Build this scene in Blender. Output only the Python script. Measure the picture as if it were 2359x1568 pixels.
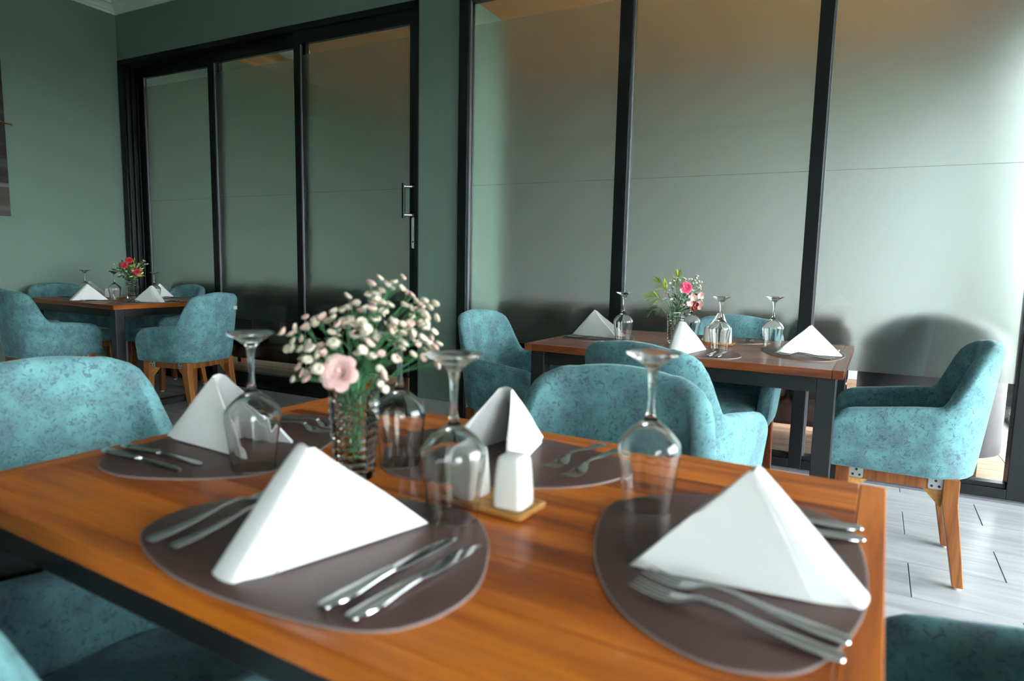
import bpy, math, random
from mathutils import Vector, Matrix
PI = math.pi
random.seed(7)
scene = bpy.context.scene
for o in list(bpy.data.objects):
    bpy.data.objects.remove(o, do_unlink=True)
col = scene.collection

# ------------------------------------------------------------------ camera
YAW, PITCH, ROLL, CAM_H = 0.4767, 0.1178, 0.0206, 1.0851
FPX = 1492.92
cd = bpy.data.cameras.new('camera')
cam = bpy.data.objects.new('camera', cd)
col.objects.link(cam)
_fw = Vector((-math.sin(YAW), math.cos(YAW), 0)); _rt = Vector((math.cos(YAW), math.sin(YAW), 0)); _up = Vector((0, 0, 1))
_f2 = _fw * math.cos(PITCH) - _up * math.sin(PITCH)
_u2 = _up * math.cos(PITCH) + _fw * math.sin(PITCH)
_r = _rt * math.cos(ROLL) + _u2 * math.sin(ROLL)
_u = _u2 * math.cos(ROLL) - _rt * math.sin(ROLL)
_m = Matrix((_r, _u, -_f2)).transposed().to_4x4()
_m.translation = Vector((0, 0, CAM_H))
cam.matrix_world = _m
cd.sensor_fit = 'HORIZONTAL'
cd.sensor_width = 36.0
cd.lens = 36.0 * FPX / 2359.0
cd.clip_start = 0.02
cd.dof.use_dof = True
cd.dof.focus_distance = 3.3
cd.dof.aperture_fstop = 3.4
scene.camera = cam

# ------------------------------------------------------------------ sky, exposure
SKY = 16.5
w = bpy.data.worlds.new('overcast_sky'); scene.world = w
w.use_nodes = True
bg = w.node_tree.nodes['Background']
bg.inputs['Color'].default_value = (0.93, 0.97, 1.0, 1)
bg.inputs['Strength'].default_value = SKY
scene.view_settings.view_transform = 'Standard'
scene.view_settings.look = 'None'
scene.view_settings.exposure = 0.95
scene.view_settings.gamma = 1.0
scene.view_settings.use_curve_mapping = False
scene.cycles.use_denoising = True
scene.cycles.max_bounces = 12
scene.cycles.transmission_bounces = 12
scene.cycles.diffuse_bounces = 4
scene.cycles.glossy_bounces = 4
scene.cycles.use_adaptive_sampling = True
scene.cycles.adaptive_threshold = 0.04
scene.cycles.transparent_max_bounces = 16
scene.cycles.sample_clamp_indirect = 6.0

YW = 3.798      # glazed partition plane
XL = -6.04      # left wall
XE = 1.10       # garden windows of the lounge
XD = 2.60       # garden windows of the dining room

# ------------------------------------------------------------------ materials
MATS = {}
def new_mat(name):
    m = bpy.data.materials.new(name); m.use_nodes = True
    MATS[name] = m
    nt = m.node_tree
    return m, nt, nt.nodes, nt.links, nt.nodes['Principled BSDF']
def S(b, **k):
    for n, v in k.items():
        n = n.replace('_', ' ')
        if n in b.inputs:
            b.inputs[n].default_value = v if not isinstance(v, tuple) else (*v, 1) if len(v) == 3 else v
def simple(name, color, rough=0.5, metal=0.0, noise=0.0, nscale=20, bump=0.0, bscale=200, **k):
    m, nt, N, L, b = new_mat(name)
    S(b, Base_Color=color, Roughness=rough, Metallic=metal)
    for kk, v in k.items(): S(b, **{kk: v})
    tc = N.new('ShaderNodeTexCoord')
    if noise:
        n = N.new('ShaderNodeTexNoise'); n.inputs['Scale'].default_value = nscale; n.inputs['Detail'].default_value = 5
        L.new(tc.outputs['Object'], n.inputs['Vector'])
        mx = N.new('ShaderNodeMix'); mx.data_type = 'RGBA'
        mx.inputs['A'].default_value = (*[c * (1 - noise) for c in color], 1)
        mx.inputs['B'].default_value = (*[min(1, c * (1 + noise)) for c in color], 1)
        L.new(n.outputs['Fac'], mx.inputs['Factor']); L.new(mx.outputs['Result'], b.inputs['Base Color'])
    if bump:
        n2 = N.new('ShaderNodeTexNoise'); n2.inputs['Scale'].default_value = bscale
        L.new(tc.outputs['Object'], n2.inputs['Vector'])
        bp = N.new('ShaderNodeBump'); bp.inputs['Strength'].default_value = bump; bp.inputs['Distance'].default_value = 0.002
        L.new(n2.outputs['Fac'], bp.inputs['Height']); L.new(bp.outputs['Normal'], b.inputs['Normal'])
    return m
def ramp(N, stops, interp='LINEAR'):
    r = N.new('ShaderNodeValToRGB'); cr = r.color_ramp; cr.interpolation = interp
    while len(cr.elements) < len(stops): cr.elements.new(0.5)
    for e, (p, c) in zip(cr.elements, stops):
        e.position = p; e.color = (*c, 1)
    return r

def velvet():
    m, nt, N, L, b = new_mat('teal_velvet')
    tc = N.new('ShaderNodeTexCoord'); oi = N.new('ShaderNodeObjectInfo')
    sc = N.new('ShaderNodeVectorMath'); sc.operation = 'ADD'
    L.new(tc.outputs['Object'], sc.inputs[0])
    mul = N.new('ShaderNodeVectorMath'); mul.operation = 'SCALE'; mul.inputs[0].default_value = (7, 3, 5)
    L.new(oi.outputs['Random'], mul.inputs['Scale']); L.new(mul.outputs[0], sc.inputs[1])
    n1 = N.new('ShaderNodeTexNoise'); n1.inputs['Scale'].default_value = 13; n1.inputs['Detail'].default_value = 6; n1.inputs['Roughness'].default_value = 0.65
    n2 = N.new('ShaderNodeTexNoise'); n2.inputs['Scale'].default_value = 62; n2.inputs['Detail'].default_value = 4; n2.inputs['Distortion'].default_value = 1.6; n2.inputs['Roughness'].default_value = 0.7
    n3 = N.new('ShaderNodeTexNoise'); n3.inputs['Scale'].default_value = 38; n3.inputs['Detail'].default_value = 3; n3.inputs['Distortion'].default_value = 2.2
    for n in (n1, n2, n3): L.new(sc.outputs[0], n.inputs['Vector'])
    r1 = ramp(N, [(0.28, (0.110, 0.165, 0.200)), (0.46, (0.112, 0.235, 0.262)), (0.60, (0.138, 0.315, 0.335)), (0.78, (0.20, 0.39, 0.42))])
    L.new(n1.outputs['Fac'], r1.inputs['Fac'])
    r2 = ramp(N, [(0.39, (1, 1, 1)), (0.455, (0, 0, 0))])
    L.new(n2.outputs['Fac'], r2.inputs['Fac'])
    r3 = ramp(N, [(0.48, (0, 0, 0)), (0.5, (1, 1, 1)), (0.52, (0, 0, 0))])
    L.new(n3.outputs['Fac'], r3.inputs['Fac'])
    r3b = ramp(N, [(0.42, (1, 1, 1)), (0.56, (0, 0, 0))]); L.new(n1.outputs['Fac'], r3b.inputs['Fac'])
    ml = N.new('ShaderNodeMath'); ml.operation = 'MULTIPLY'
    L.new(r3.outputs['Color'], ml.inputs[0]); L.new(r3b.outputs['Color'], ml.inputs[1])
    mxm = N.new('ShaderNodeMath'); mxm.operation = 'MAXIMUM'
    sc2 = N.new('ShaderNodeMath'); sc2.operation = 'MULTIPLY'; sc2.inputs[1].default_value = 0.7
    L.new(r2.outputs['Color'], sc2.inputs[0])
    L.new(sc2.outputs[0], mxm.inputs[0]); L.new(ml.outputs[0], mxm.inputs[1])
    mx = N.new('ShaderNodeMix'); mx.data_type = 'RGBA'
    L.new(mxm.outputs[0], mx.inputs['Factor']); L.new(r1.outputs['Color'], mx.inputs['A'])
    mx.inputs['B'].default_value = (0.060, 0.090, 0.12, 1)
    L.new(mx.outputs['Result'], b.inputs['Base Color'])
    S(b, Roughness=0.85, Sheen_Weight=0.35, Sheen_Roughness=0.35, Sheen_Tint=(0.6, 0.85, 0.88), Specular_IOR_Level=0.2)
    bp = N.new('ShaderNodeBump'); bp.inputs['Strength'].default_value = 0.15; bp.inputs['Distance'].default_value = 0.002
    L.new(n2.outputs['Fac'], bp.inputs['Height']); L.new(bp.outputs['Normal'], b.inputs['Normal'])
velvet()

def wood(name, dark, mid, light, rough=0.28, coat=0.5, axis=0, scale=1.0, rnd=0.35, cr=0.08):
    m, nt, N, L, b = new_mat(name)
    tc = N.new('ShaderNodeTexCoord'); oi = N.new('ShaderNodeObjectInfo')
    mp = N.new('ShaderNodeMapping')
    sv = [22, 22, 22]; sv[axis] = 1.6
    mp.inputs['Scale'].default_value = [s * scale for s in sv]
    mul = N.new('ShaderNodeVectorMath'); mul.operation = 'SCALE'; mul.inputs[0].default_value = (9, 13, 17)
    L.new(oi.outputs['Random'], mul.inputs['Scale'])
    L.new(tc.outputs['Object'], mp.inputs['Vector']); L.new(mul.outputs[0], mp.inputs['Location'])
    n1 = N.new('ShaderNodeTexNoise'); n1.inputs['Scale'].default_value = 1.0; n1.inputs['Detail'].default_value = 6; n1.inputs['Distortion'].default_value = 0.8
    n2 = N.new('ShaderNodeTexNoise'); n2.inputs['Scale'].default_value = 5.0; n2.inputs['Detail'].default_value = 3
    L.new(mp.outputs[0], n1.inputs['Vector']); L.new(mp.outputs[0], n2.inputs['Vector'])
    r1 = ramp(N, [(0.30, dark), (0.5, mid), (0.72, light)])
    ad = N.new('ShaderNodeMath'); ad.operation = 'MULTIPLY_ADD'
    L.new(oi.outputs['Random'], ad.inputs[0]); ad.inputs[1].default_value = rnd
    mm = N.new('ShaderNodeMath'); mm.operation = 'MULTIPLY_ADD'; mm.inputs[1].default_value = 1.0; mm.inputs[2].default_value = -rnd / 2
    L.new(n1.outputs['Fac'], mm.inputs[0]); L.new(mm.outputs[0], ad.inputs[2])
    L.new(ad.outputs[0], r1.inputs['Fac'])
    mx = N.new('ShaderNodeMix'); mx.data_type = 'RGBA'; mx.blend_type = 'MULTIPLY'
    mx.inputs['Factor'].default_value = 0.35
    r2 = ramp(N, [(0.35, (0.45, 0.4, 0.38)), (0.6, (1, 1, 1))]); L.new(n2.outputs['Fac'], r2.inputs['Fac'])
    L.new(r1.outputs['Color'], mx.inputs['A']); L.new(r2.outputs['Color'], mx.inputs['B'])
    L.new(mx.outputs['Result'], b.inputs['Base Color'])
    S(b, Roughness=rough, Coat_Weight=coat, Coat_Roughness=cr, Specular_IOR_Level=0.3)
wood('table_wood', (0.13, 0.022, 0.003), (0.36, 0.080, 0.006), (0.57, 0.155, 0.012), rough=0.48, coat=0.22, axis=0, cr=0.10)
wood('table_wood_red', (0.075, 0.014, 0.004), (0.20, 0.048, 0.012), (0.30, 0.085, 0.025), rough=0.42, coat=0.4, axis=0, cr=0.12)
wood('leg_wood', (0.15, 0.040, 0.010), (0.26, 0.085, 0.020), (0.36, 0.14, 0.040), rough=0.4, coat=0.3, axis=2, scale=1.4)
wood('pale_block_wood', (0.40, 0.17, 0.040), (0.55, 0.26, 0.07), (0.66, 0.36, 0.12), rough=0.5, coat=0.1, axis=0)
wood('bamboo', (0.45, 0.21, 0.055), (0.58, 0.30, 0.09), (0.68, 0.40, 0.15), rough=0.45, coat=0.2, axis=0)
wood('deck_wood', (0.18, 0.08, 0.04), (0.30, 0.15, 0.085), (0.42, 0.24, 0.15), rough=0.55, coat=0.05, axis=0, scale=0.6)

def tile_mat():
    m, nt, N, L, b = new_mat('grey_tile')
    tc = N.new('ShaderNodeTexCoord'); oi = N.new('ShaderNodeObjectInfo')
    mp = N.new('ShaderNodeMapping'); mp.inputs['Scale'].default_value = (1.6, 14, 1)
    mul = N.new('ShaderNodeVectorMath'); mul.operation = 'SCALE'; mul.inputs[0].default_value = (9, 13, 0)
    L.new(oi.outputs['Random'], mul.inputs['Scale']); L.new(mul.outputs[0], mp.inputs['Location'])
    L.new(tc.outputs['Object'], mp.inputs['Vector'])
    n = N.new('ShaderNodeTexNoise'); n.inputs['Scale'].default_value = 1.3; n.inputs['Detail'].default_value = 5; n.inputs['Distortion'].default_value = 1.2
    L.new(mp.outputs[0], n.inputs['Vector'])
    r = ramp(N, [(0.3, (0.24, 0.25, 0.268)), (0.52, (0.315, 0.325, 0.34)), (0.75, (0.39, 0.40, 0.41))])
    L.new(n.outputs['Fac'], r.inputs['Fac']); L.new(r.outputs['Color'], b.inputs['Base Color'])
    S(b, Roughness=0.34)
tile_mat()
simple('grout', (0.16, 0.155, 0.15), 0.9, noise=0.2)
simple('green_paint', (0.175, 0.255, 0.215), 0.62, noise=0.06, nscale=3, bump=0.08, bscale=90)
simple('lounge_plaster', (0.54, 0.58, 0.62), 0.7, noise=0.05)
simple('film_edge', (0.42, 0.42, 0.40), 0.6)
simple('ceiling_white', (0.84, 0.85, 0.85), 0.7, noise=0.03)
simple('brown_ceiling', (0.52, 0.29, 0.11), 0.6, noise=0.08, nscale=2)
simple('cornice_wood', (0.50, 0.27, 0.08), 0.5, noise=0.08)
simple('skirting_tile', (0.36, 0.355, 0.345), 0.4, noise=0.12, nscale=30)
simple('black_aluminium', (0.006, 0.0065, 0.008), 0.36, noise=0.15, nscale=60, Specular_IOR_Level=0.35)
simple('black_steel', (0.012, 0.0125, 0.014), 0.45, metal=0.0, noise=0.3, nscale=25)
simple('gasket_grey', (0.20, 0.20, 0.23), 0.35, metal=0.6)
simple('mat_leather', (0.078, 0.040, 0.036), 0.42, noise=0.05, nscale=200, bump=0.12, bscale=900)
simple('mat_edge', (0.24, 0.19, 0.18), 0.5)
simple('steel', (0.62, 0.62, 0.63), 0.13, metal=1.0, noise=0.02)
simple('brushed_steel', (0.55, 0.55, 0.56), 0.3, metal=1.0, noise=0.05, nscale=80)
simple('white_lacquer', (0.72, 0.73, 0.75), 0.35)
simple('bracket_metal', (0.45, 0.46, 0.47), 0.4, metal=0.7)
simple('dark_hole', (0.015, 0.015, 0.015), 0.8)
simple('white_ceramic', (0.80, 0.79, 0.76), 0.12, noise=0.02)
simple('napkin_cotton', (0.82, 0.82, 0.83), 0.9, noise=0.03, nscale=60, bump=0.25, bscale=700, Sheen_Weight=0.15)
simple('glide_plastic', (0.75, 0.75, 0.76), 0.4)
simple('label_white', (0.78, 0.78, 0.78), 0.7)
simple('brown_leather', (0.050, 0.022, 0.020), 0.34, noise=0.25, nscale=9, bump=0.15, bscale=120)
simple('grey_leather', (0.085, 0.060, 0.075), 0.4, noise=0.15, nscale=9, bump=0.15, bscale=120)
simple('concrete', (0.36, 0.355, 0.35), 0.85, noise=0.25, nscale=60, bump=0.3, bscale=200)
simple('threshold_stone', (0.42, 0.42, 0.42), 0.6, noise=0.1)
simple('garden_paving', (0.115, 0.105, 0.09), 0.9, noise=0.2, nscale=4)
simple('garden_grass', (0.022, 0.045, 0.015), 0.95, noise=0.4, nscale=3)
simple('brass', (0.55, 0.28, 0.09), 0.3, metal=0.9)
simple('petal_pink', (0.84, 0.53, 0.50), 0.6, noise=0.12, nscale=60, Subsurface_Weight=0.1)
simple('petal_hot_pink', (0.75, 0.055, 0.16), 0.55, noise=0.15, nscale=60)
simple('petal_red', (0.55, 0.010, 0.030), 0.55, noise=0.2, nscale=60)
simple('petal_blush', (0.82, 0.52, 0.48), 0.6, noise=0.15, nscale=50)
simple('petal_dark_red', (0.22, 0.012, 0.010), 0.55, noise=0.35, nscale=40)
simple('bloom_cream', (0.60, 0.53, 0.42), 0.7, noise=0.15, nscale=120)
simple('bloom_blush', (0.64, 0.44, 0.38), 0.7, noise=0.15, nscale=120)
simple('bud_green', (0.48, 0.60, 0.42), 0.65, noise=0.15, nscale=120)
simple('stem_green', (0.055, 0.19, 0.075), 0.5, noise=0.3, nscale=40)
simple('leaf_dark', (0.030, 0.100, 0.035), 0.5, noise=0.3, nscale=40)
simple('leaf_lime', (0.42, 0.52, 0.05), 0.5, noise=0.35, nscale=40)
simple('leaf_mint', (0.28, 0.45, 0.25), 0.6, noise=0.25, nscale=40)
simple('petal_ivory', (0.70, 0.66, 0.46), 0.65, noise=0.15, nscale=60)

def canvas_mat():
    m, nt, N, L, b = new_mat('canvas_print')
    tc = N.new('ShaderNodeTexCoord'); sp = N.new('ShaderNodeSeparateXYZ'); L.new(tc.outputs['Object'], sp.inputs[0])
    n = N.new('ShaderNodeTexNoise'); n.inputs['Scale'].default_value = 4; n.inputs['Detail'].default_value = 5
    mp = N.new('ShaderNodeMapping'); mp.inputs['Scale'].default_value = (1, 0.6, 3); L.new(tc.outputs['Object'], mp.inputs['Vector']); L.new(mp.outputs[0], n.inputs['Vector'])
    r1 = ramp(N, [(0.35, (0.010, 0.010, 0.010)), (0.55, (0.028, 0.026, 0.026)), (0.75, (0.09, 0.085, 0.085))]); L.new(n.outputs['Fac'], r1.inputs['Fac'])
    r2 = ramp(N, [(0.0, (0.035, 0.030, 0.026)), (0.148, (0.050, 0.038, 0.030)), (0.152, (0.17, 0.16, 0.16)), (0.168, (0.10, 0.10, 0.10)), (0.171, (0, 0, 0))], 'LINEAR')
    dv = N.new('ShaderNodeMath'); dv.operation = 'DIVIDE'; dv.inputs[1].default_value = 1.5
    L.new(sp.outputs['Z'], dv.inputs[0]); L.new(dv.outputs[0], r2.inputs['Fac'])
    mx = N.new('ShaderNodeMix'); mx.data_type = 'RGBA'; mx.blend_type = 'ADD'; mx.inputs['Factor'].default_value = 1
    L.new(r1.outputs['Color'], mx.inputs['A']); L.new(r2.outputs['Color'], mx.inputs['B'])
    L.new(mx.outputs['Result'], b.inputs['Base Color']); S(b, Roughness=0.7)
canvas_mat()

def glass_mat(name, color=(1, 1, 1), rough=0.0, ior=1.5):
    m, nt, N, L, b = new_mat(name)
    S(b, Base_Color=color, Roughness=rough, IOR=ior, Transmission_Weight=1.0)
glass_mat('drinking_glass', (1, 1, 1), 0.025, 1.45)
glass_mat('cut_glass', (0.985, 0.995, 0.99), 0.0, 1.46)

def pane_mat():
    m, nt, N, L, b = new_mat('window_glass')
    N.remove(b)
    tr = N.new('ShaderNodeBsdfTransparent'); tr.inputs['Color'].default_value = (0.93, 0.955, 0.945, 1)
    gl = N.new('ShaderNodeBsdfGlossy'); gl.inputs['Roughness'].default_value = 0.01
    fr = N.new('ShaderNodeFresnel')
    ge = N.new('ShaderNodeNewGeometry'); mr = N.new('ShaderNodeMapRange')      # same reflectance on both faces of the sheet
    mr.inputs['To Min'].default_value = 1.45; mr.inputs['To Max'].default_value = 1 / 1.45
    L.new(ge.outputs['Backfacing'], mr.inputs['Value']); L.new(mr.outputs[0], fr.inputs['IOR'])
    mx = N.new('ShaderNodeMixShader')
    L.new(fr.outputs[0], mx.inputs[0]); L.new(tr.outputs[0], mx.inputs[1]); L.new(gl.outputs[0], mx.inputs[2])
    L.new(mx.outputs[0], N['Material Output'].inputs['Surface'])
pane_mat()
def film_mat():
    m, nt, N, L, b = new_mat('frosted_film')
    S(b, Base_Color=(0.86, 0.90, 0.88), Roughness=0.45, IOR=1.22, Transmission_Weight=1.0)
    tc = N.new('ShaderNodeTexCoord')
    df = N.new('ShaderNodeBsdfDiffuse'); df.inputs['Color'].default_value = (0.62, 0.66, 0.66, 1)
    mx = N.new('ShaderNodeMixShader')
    n = N.new('ShaderNodeTexNoise'); n.inputs['Scale'].default_value = 2.2; n.inputs['Detail'].default_value = 4; n.inputs['Distortion'].default_value = 1.0
    L.new(tc.outputs['Object'], n.inputs['Vector'])
    r = ramp(N, [(0.3, (0.028, 0.028, 0.028)), (0.7, (0.05, 0.05, 0.05))]); L.new(n.outputs['Fac'], r.inputs['Fac'])
    L.new(r.outputs['Color'], mx.inputs[0])
    L.new(b.outputs[0], mx.inputs[1]); L.new(df.outputs[0], mx.inputs[2])
    L.new(mx.outputs[0], N['Material Output'].inputs['Surface'])
film_mat()
def emis(name, color, strength):
    m, nt, N, L, b = new_mat(name)
    S(b, Base_Color=(0.8, 0.8, 0.8), Emission_Color=color, Emission_Strength=strength)
simple('lamp_diffuser', (0.75, 0.74, 0.70), 0.4)

# ------------------------------------------------------------------ mesh helpers
class MB:
    def __init__(s): s.v = []; s.f = []
    def add(s, vs, fs):
        n = len(s.v); s.v += [tuple(v) for v in vs]; s.f += [tuple(i + n for i in f) for f in fs]; return s
    def box(s, x0, x1, y0, y1, z0, z1):
        vs = [(x0, y0, z0), (x1, y0, z0), (x1, y1, z0), (x0, y1, z0), (x0, y0, z1), (x1, y0, z1), (x1, y1, z1), (x0, y1, z1)]
        return s.add(vs, [(0, 3, 2, 1), (4, 5, 6, 7), (0, 1, 5, 4), (1, 2, 6, 5), (2, 3, 7, 6), (3, 0, 4, 7)])
    def loft(s, rings, cap=True, closed=True):
        n = len(rings[0]); base = len(s.v)
        for r in rings: s.v += [tuple(p) for p in r]
        for i in range(len(rings) - 1):
            for j in range(n if closed else n - 1):
                a = base + i * n + j; b = base + i * n + (j + 1) % n
                s.f.append((a, b, b + n, a + n))
        if cap:
            s.f.append(tuple(base + j for j in reversed(range(n))))
            s.f.append(tuple(base + (len(rings) - 1) * n + j for j in range(n)))
        return s
    def lathe(s, prof, seg=24, center=(0, 0), capb=False, capt=False, rmod=None):
        rings = []
        for k, (r, z) in enumerate(prof):
            rings.append([(center[0] + (r * (rmod(k, i / seg) if rmod else 1)) * math.cos(2 * PI * i / seg), center[1] + (r * (rmod(k, i / seg) if rmod else 1)) * math.sin(2 * PI * i / seg), z) for i in range(seg)])
        base = len(s.v); n = seg
        s.loft(rings, cap=False)
        if capb: s.f.append(tuple(base + j for j in reversed(range(n))))
        if capt: s.f.append(tuple(base + (len(rings) - 1) * n + j for j in range(n)))
        return s
    def tube(s, pts, r, seg=6, taper=None):
        pts = [Vector(p) for p in pts]; rings = []
        for i, p in enumerate(pts):
            t = (pts[min(i + 1, len(pts) - 1)] - pts[max(i - 1, 0)]).normalized()
            a = Vector((0, 0, 1)) if abs(t.z) < 0.9 else Vector((1, 0, 0))
            u = t.cross(a).normalized(); v = t.cross(u)
            rr = r if taper is None else r * (1 + (taper - 1) * i / (len(pts) - 1))
            rings.append([p + u * rr * math.cos(2 * PI * k / seg) + v * rr * math.sin(2 * PI * k / seg) for k in range(seg)])
        return s.loft(rings)
    def mesh(s, name, smooth=True, sharp=None):
        me = bpy.data.meshes.new(name); me.from_pydata(s.v, [], s.f); me.update()
        import bmesh
        bm = bmesh.new(); bm.from_mesh(me)
        bmesh.ops.recalc_face_normals(bm, faces=bm.faces)
        bm.to_mesh(me); bm.free()
        if smooth:
            me.polygons.foreach_set('use_smooth', [True] * len(me.polygons))
            if sharp is not None: me.set_sharp_from_angle(angle=math.radians(sharp))
        return me
    def build(s, name, mat, parent=None, smooth=True, sharp=35, bevel=0, bseg=2, loc=None):
        return obj(name, s.mesh(name, smooth, sharp), mat, parent, bevel, bseg, loc)

def obj(name, me, mat, parent=None, bevel=0, bseg=2, loc=None):
    if mat and not me.materials: me.materials.append(MATS[mat])
    o = bpy.data.objects.new(name, me); col.objects.link(o)
    if parent: o.parent = parent
    if loc: o.location = loc
    if bevel:
        b = o.modifiers.new('bevel', 'BEVEL'); b.width = bevel; b.segments = bseg; b.limit_method = 'ANGLE'; b.angle_limit = math.radians(40)
    return o
def tag(o, label=None, cat=None, group=None, kind=None):
    if label: o['label'] = label
    if cat: o['category'] = cat
    if group: o['group'] = group
    if kind: o['kind'] = kind
    return o
def thing(name, label, cat, loc=(0, 0, 0), rz=0, group=None):
    o = bpy.data.objects.new(name, None); col.objects.link(o); o.empty_display_size = 0.1
    o.location = loc; o.rotation_euler = (0, 0, rz)
    return tag(o, label, cat, group)
def struct(name, mb, mat, label=None, parent=None, bevel=0, smooth=False):
    o = mb.build(name, mat, parent, smooth=smooth, bevel=bevel)
    if parent is None: o['kind'] = 'structure'
    if label: o['label'] = label
    return o
def box(*a): return MB().box(*a)
def copy_tree(o, parent=None):
    c = o.copy(); col.objects.link(c)
    if parent: c.parent = parent
    for ch in [x for x in bpy.data.objects if x.parent == o]: copy_tree(ch, c)
    return c
def catmull(pts, n=5, closed=True):
    out = []; m = len(pts)
    for i in range(m if closed else m - 1):
        g = lambda k: Vector(pts[k % m]) if closed else Vector(pts[min(max(k, 0), m - 1)])
        p0, p1, p2, p3 = g(i - 1), g(i), g(i + 1), g(i + 2)
        for k in range(n):
            t = k / n
            out.append(0.5 * ((2 * p1) + (-p0 + p2) * t + (2 * p0 - 5 * p1 + 4 * p2 - p3) * t * t + (-p0 + 3 * p1 - 3 * p2 + p3) * t ** 3))
    if not closed: out.append(Vector(pts[-1]))
    return out

# ------------------------------------------------------------------ THE SETTING
ZD = 2.8355      # head of the doors
ZC = 3.33        # ceiling
RX0, RX1, RY0 = XL, XD, -3.2
# floor: grout bed with 300 x 600 tiles laid half-bond
floor = struct('floor', box(RX0, RX1, RY0, YW, -0.05, -0.003), 'grout', 'pale grey tiled dining room floor')
tile_me = MB()
_c = 0.004
tile_me.loft([[(-0.2985, -0.1475, -0.004), (0.2985, -0.1475, -0.004), (0.2985, 0.1475, -0.004), (-0.2985, 0.1475, -0.004)],
              [(-0.2985, -0.1475, -0.0012), (0.2985, -0.1475, -0.0012), (0.2985, 0.1475, -0.0012), (-0.2985, 0.1475, -0.0012)],
              [(-0.2973, -0.1463, 0), (0.2973, -0.1463, 0), (0.2973, 0.1463, 0), (-0.2973, 0.1463, 0)]])
tile_mesh = tile_me.mesh('tile', smooth=False); tile_mesh.materials.append(MATS['grey_tile'])
TR = -0.03
tiles = []
for j in range(-7, 15):
    for i in range(-12, 6):
        lx = i * 0.6 + (0.3 if j % 2 else 0.0); ly = j * 0.298
        x = 0.265 + 0.3 + math.cos(TR) * lx - math.sin(TR) * ly; y = 2.60 + math.sin(TR) * lx + math.cos(TR) * (ly - 0.298 * 0)
        if RX0 + 0.1 < x < 1.9 and -0.2 < y < YW + 0.1: tiles.append((x, y))
for (x, y) in tiles:
    t = obj('tile', tile_mesh, None, floor, loc=(x, y, 0)); t.rotation_euler = (0, 0, TR)
print('tiles', len(tiles))
struct('wall_left', box(XL - 0.15, XL, RY0, 7.4, -0.05, ZC), 'green_paint', 'plain sage green wall at the left')
wb = MB().box(XL, RX1 + 0.2, YW - 0.02, YW + 0.18, ZD, ZC)
wb.box(-2.707, -2.372, YW - 0.02, YW + 0.55, -0.02, ZD)
wb.box(0.83, RX1 + 0.2, YW - 0.02, YW + 0.18, -0.02, ZD)
struct('wall_back', wb, 'green_paint', 'green header and pillar around the glazed partition')
struct('wall_rear', box(XL, RX1, RY0 - 0.15, RY0, -0.05, ZC), 'green_paint', 'green wall behind the viewer')
struct('ceiling', box(XL, RX1 + 0.2, RY0, YW, ZC, ZC + 0.1), 'ceiling_white', 'white plaster ceiling')
# cornice, stepped plaster profile
prof = [(0, 0), (0.012, 0), (0.014, 0.018), (0.030, 0.024), (0.040, 0.042), (0.062, 0.060), (0.090, 0.066), (0.092, 0.080), (0.110, 0.084), (0.112, 0.10), (0, 0.10)]
zc = ZC - 0.10
c1 = MB().loft([[(XL + a, RY0, zc + b) for a, b in prof], [(XL + a, YW - 0.02 - a, zc + b) for a, b in prof]])
struct('trim_1', c1, 'ceiling_white', 'white moulded cornice along the left wall')
c2 = MB().loft([[(XL + a, YW - 0.02 - a, zc + b) for a, b in prof], [(RX1, YW - 0.02 - a, zc + b) for a, b in prof]])
struct('trim_2', c2, 'ceiling_white', 'white moulded cornice above the glazed partition')
sk = MB()
sk.loft([[(-2.707, YW - 0.02, 0), (-2.707, YW - 0.04, 0), (-2.707, YW - 0.04, 0.10), (-2.707, YW - 0.02, 0.112)],
         [(-2.372, YW - 0.02, 0), (-2.372, YW - 0.04, 0), (-2.372, YW - 0.04, 0.10), (-2.372, YW - 0.02, 0.112)]])
struct('baseboard_pillar', sk, 'skirting_tile', 'pale tile skirting at the foot of the green pillar')

FT, FS, FB = 2.62, 1.598, 0.566       # film top, seam, bottom
def pane_with_film(parent, x0, x1, y, z0, z1):
    p = box(x0, x1, y - 0.003, y + 0.003, z0, z1).build('pane', 'window_glass', parent, smooth=False)
    yf = y + 0.0035
    box(x0, x1, yf, yf + 0.0015, FS + 0.0012, FT).build('film', 'frosted_film', p, smooth=False)
    box(x0, x1, yf, yf + 0.0015, FB, FS - 0.0012).build('film', 'frosted_film', p, smooth=False)
    box(x0, x1, yf - 0.0002, yf + 0.0012, FS - 0.0011, FS + 0.0011).build('film_seam', 'film_edge', p, smooth=False)
    return p
def framed_panel(parent, x0, x1, y, z0, z1, sw, top, bot, dep=0.04):
    # stiles and rails of one sash, each its own piece, and its pane
    box(x0, x0 + sw, y - dep / 2, y + dep / 2, z0, z1).build('stile', 'black_aluminium', parent, smooth=False, bevel=0.002)
    box(x1 - sw, x1, y - dep / 2, y + dep / 2, z0, z1).build('stile', 'black_aluminium', parent, smooth=False, bevel=0.002)
    box(x0 + sw, x1 - sw, y - dep / 2, y + dep / 2, z1 - top, z1).build('rail', 'black_aluminium', parent, smooth=False, bevel=0.002)
    box(x0 + sw, x1 - sw, y - dep / 2, y + dep / 2, z0, z0 + bot).build('rail', 'black_aluminium', parent, smooth=False, bevel=0.002)
    g = MB().box(x0 + sw, x0 + sw + 0.006, y - dep / 2 + 0.004, y - 0.004, z0 + bot, z1 - top)
    g.build('gasket', 'gasket_grey', parent, smooth=False)
    return pane_with_film(parent, x0 + sw, x1 - sw, y, z0 + bot, z1 - top)

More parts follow.
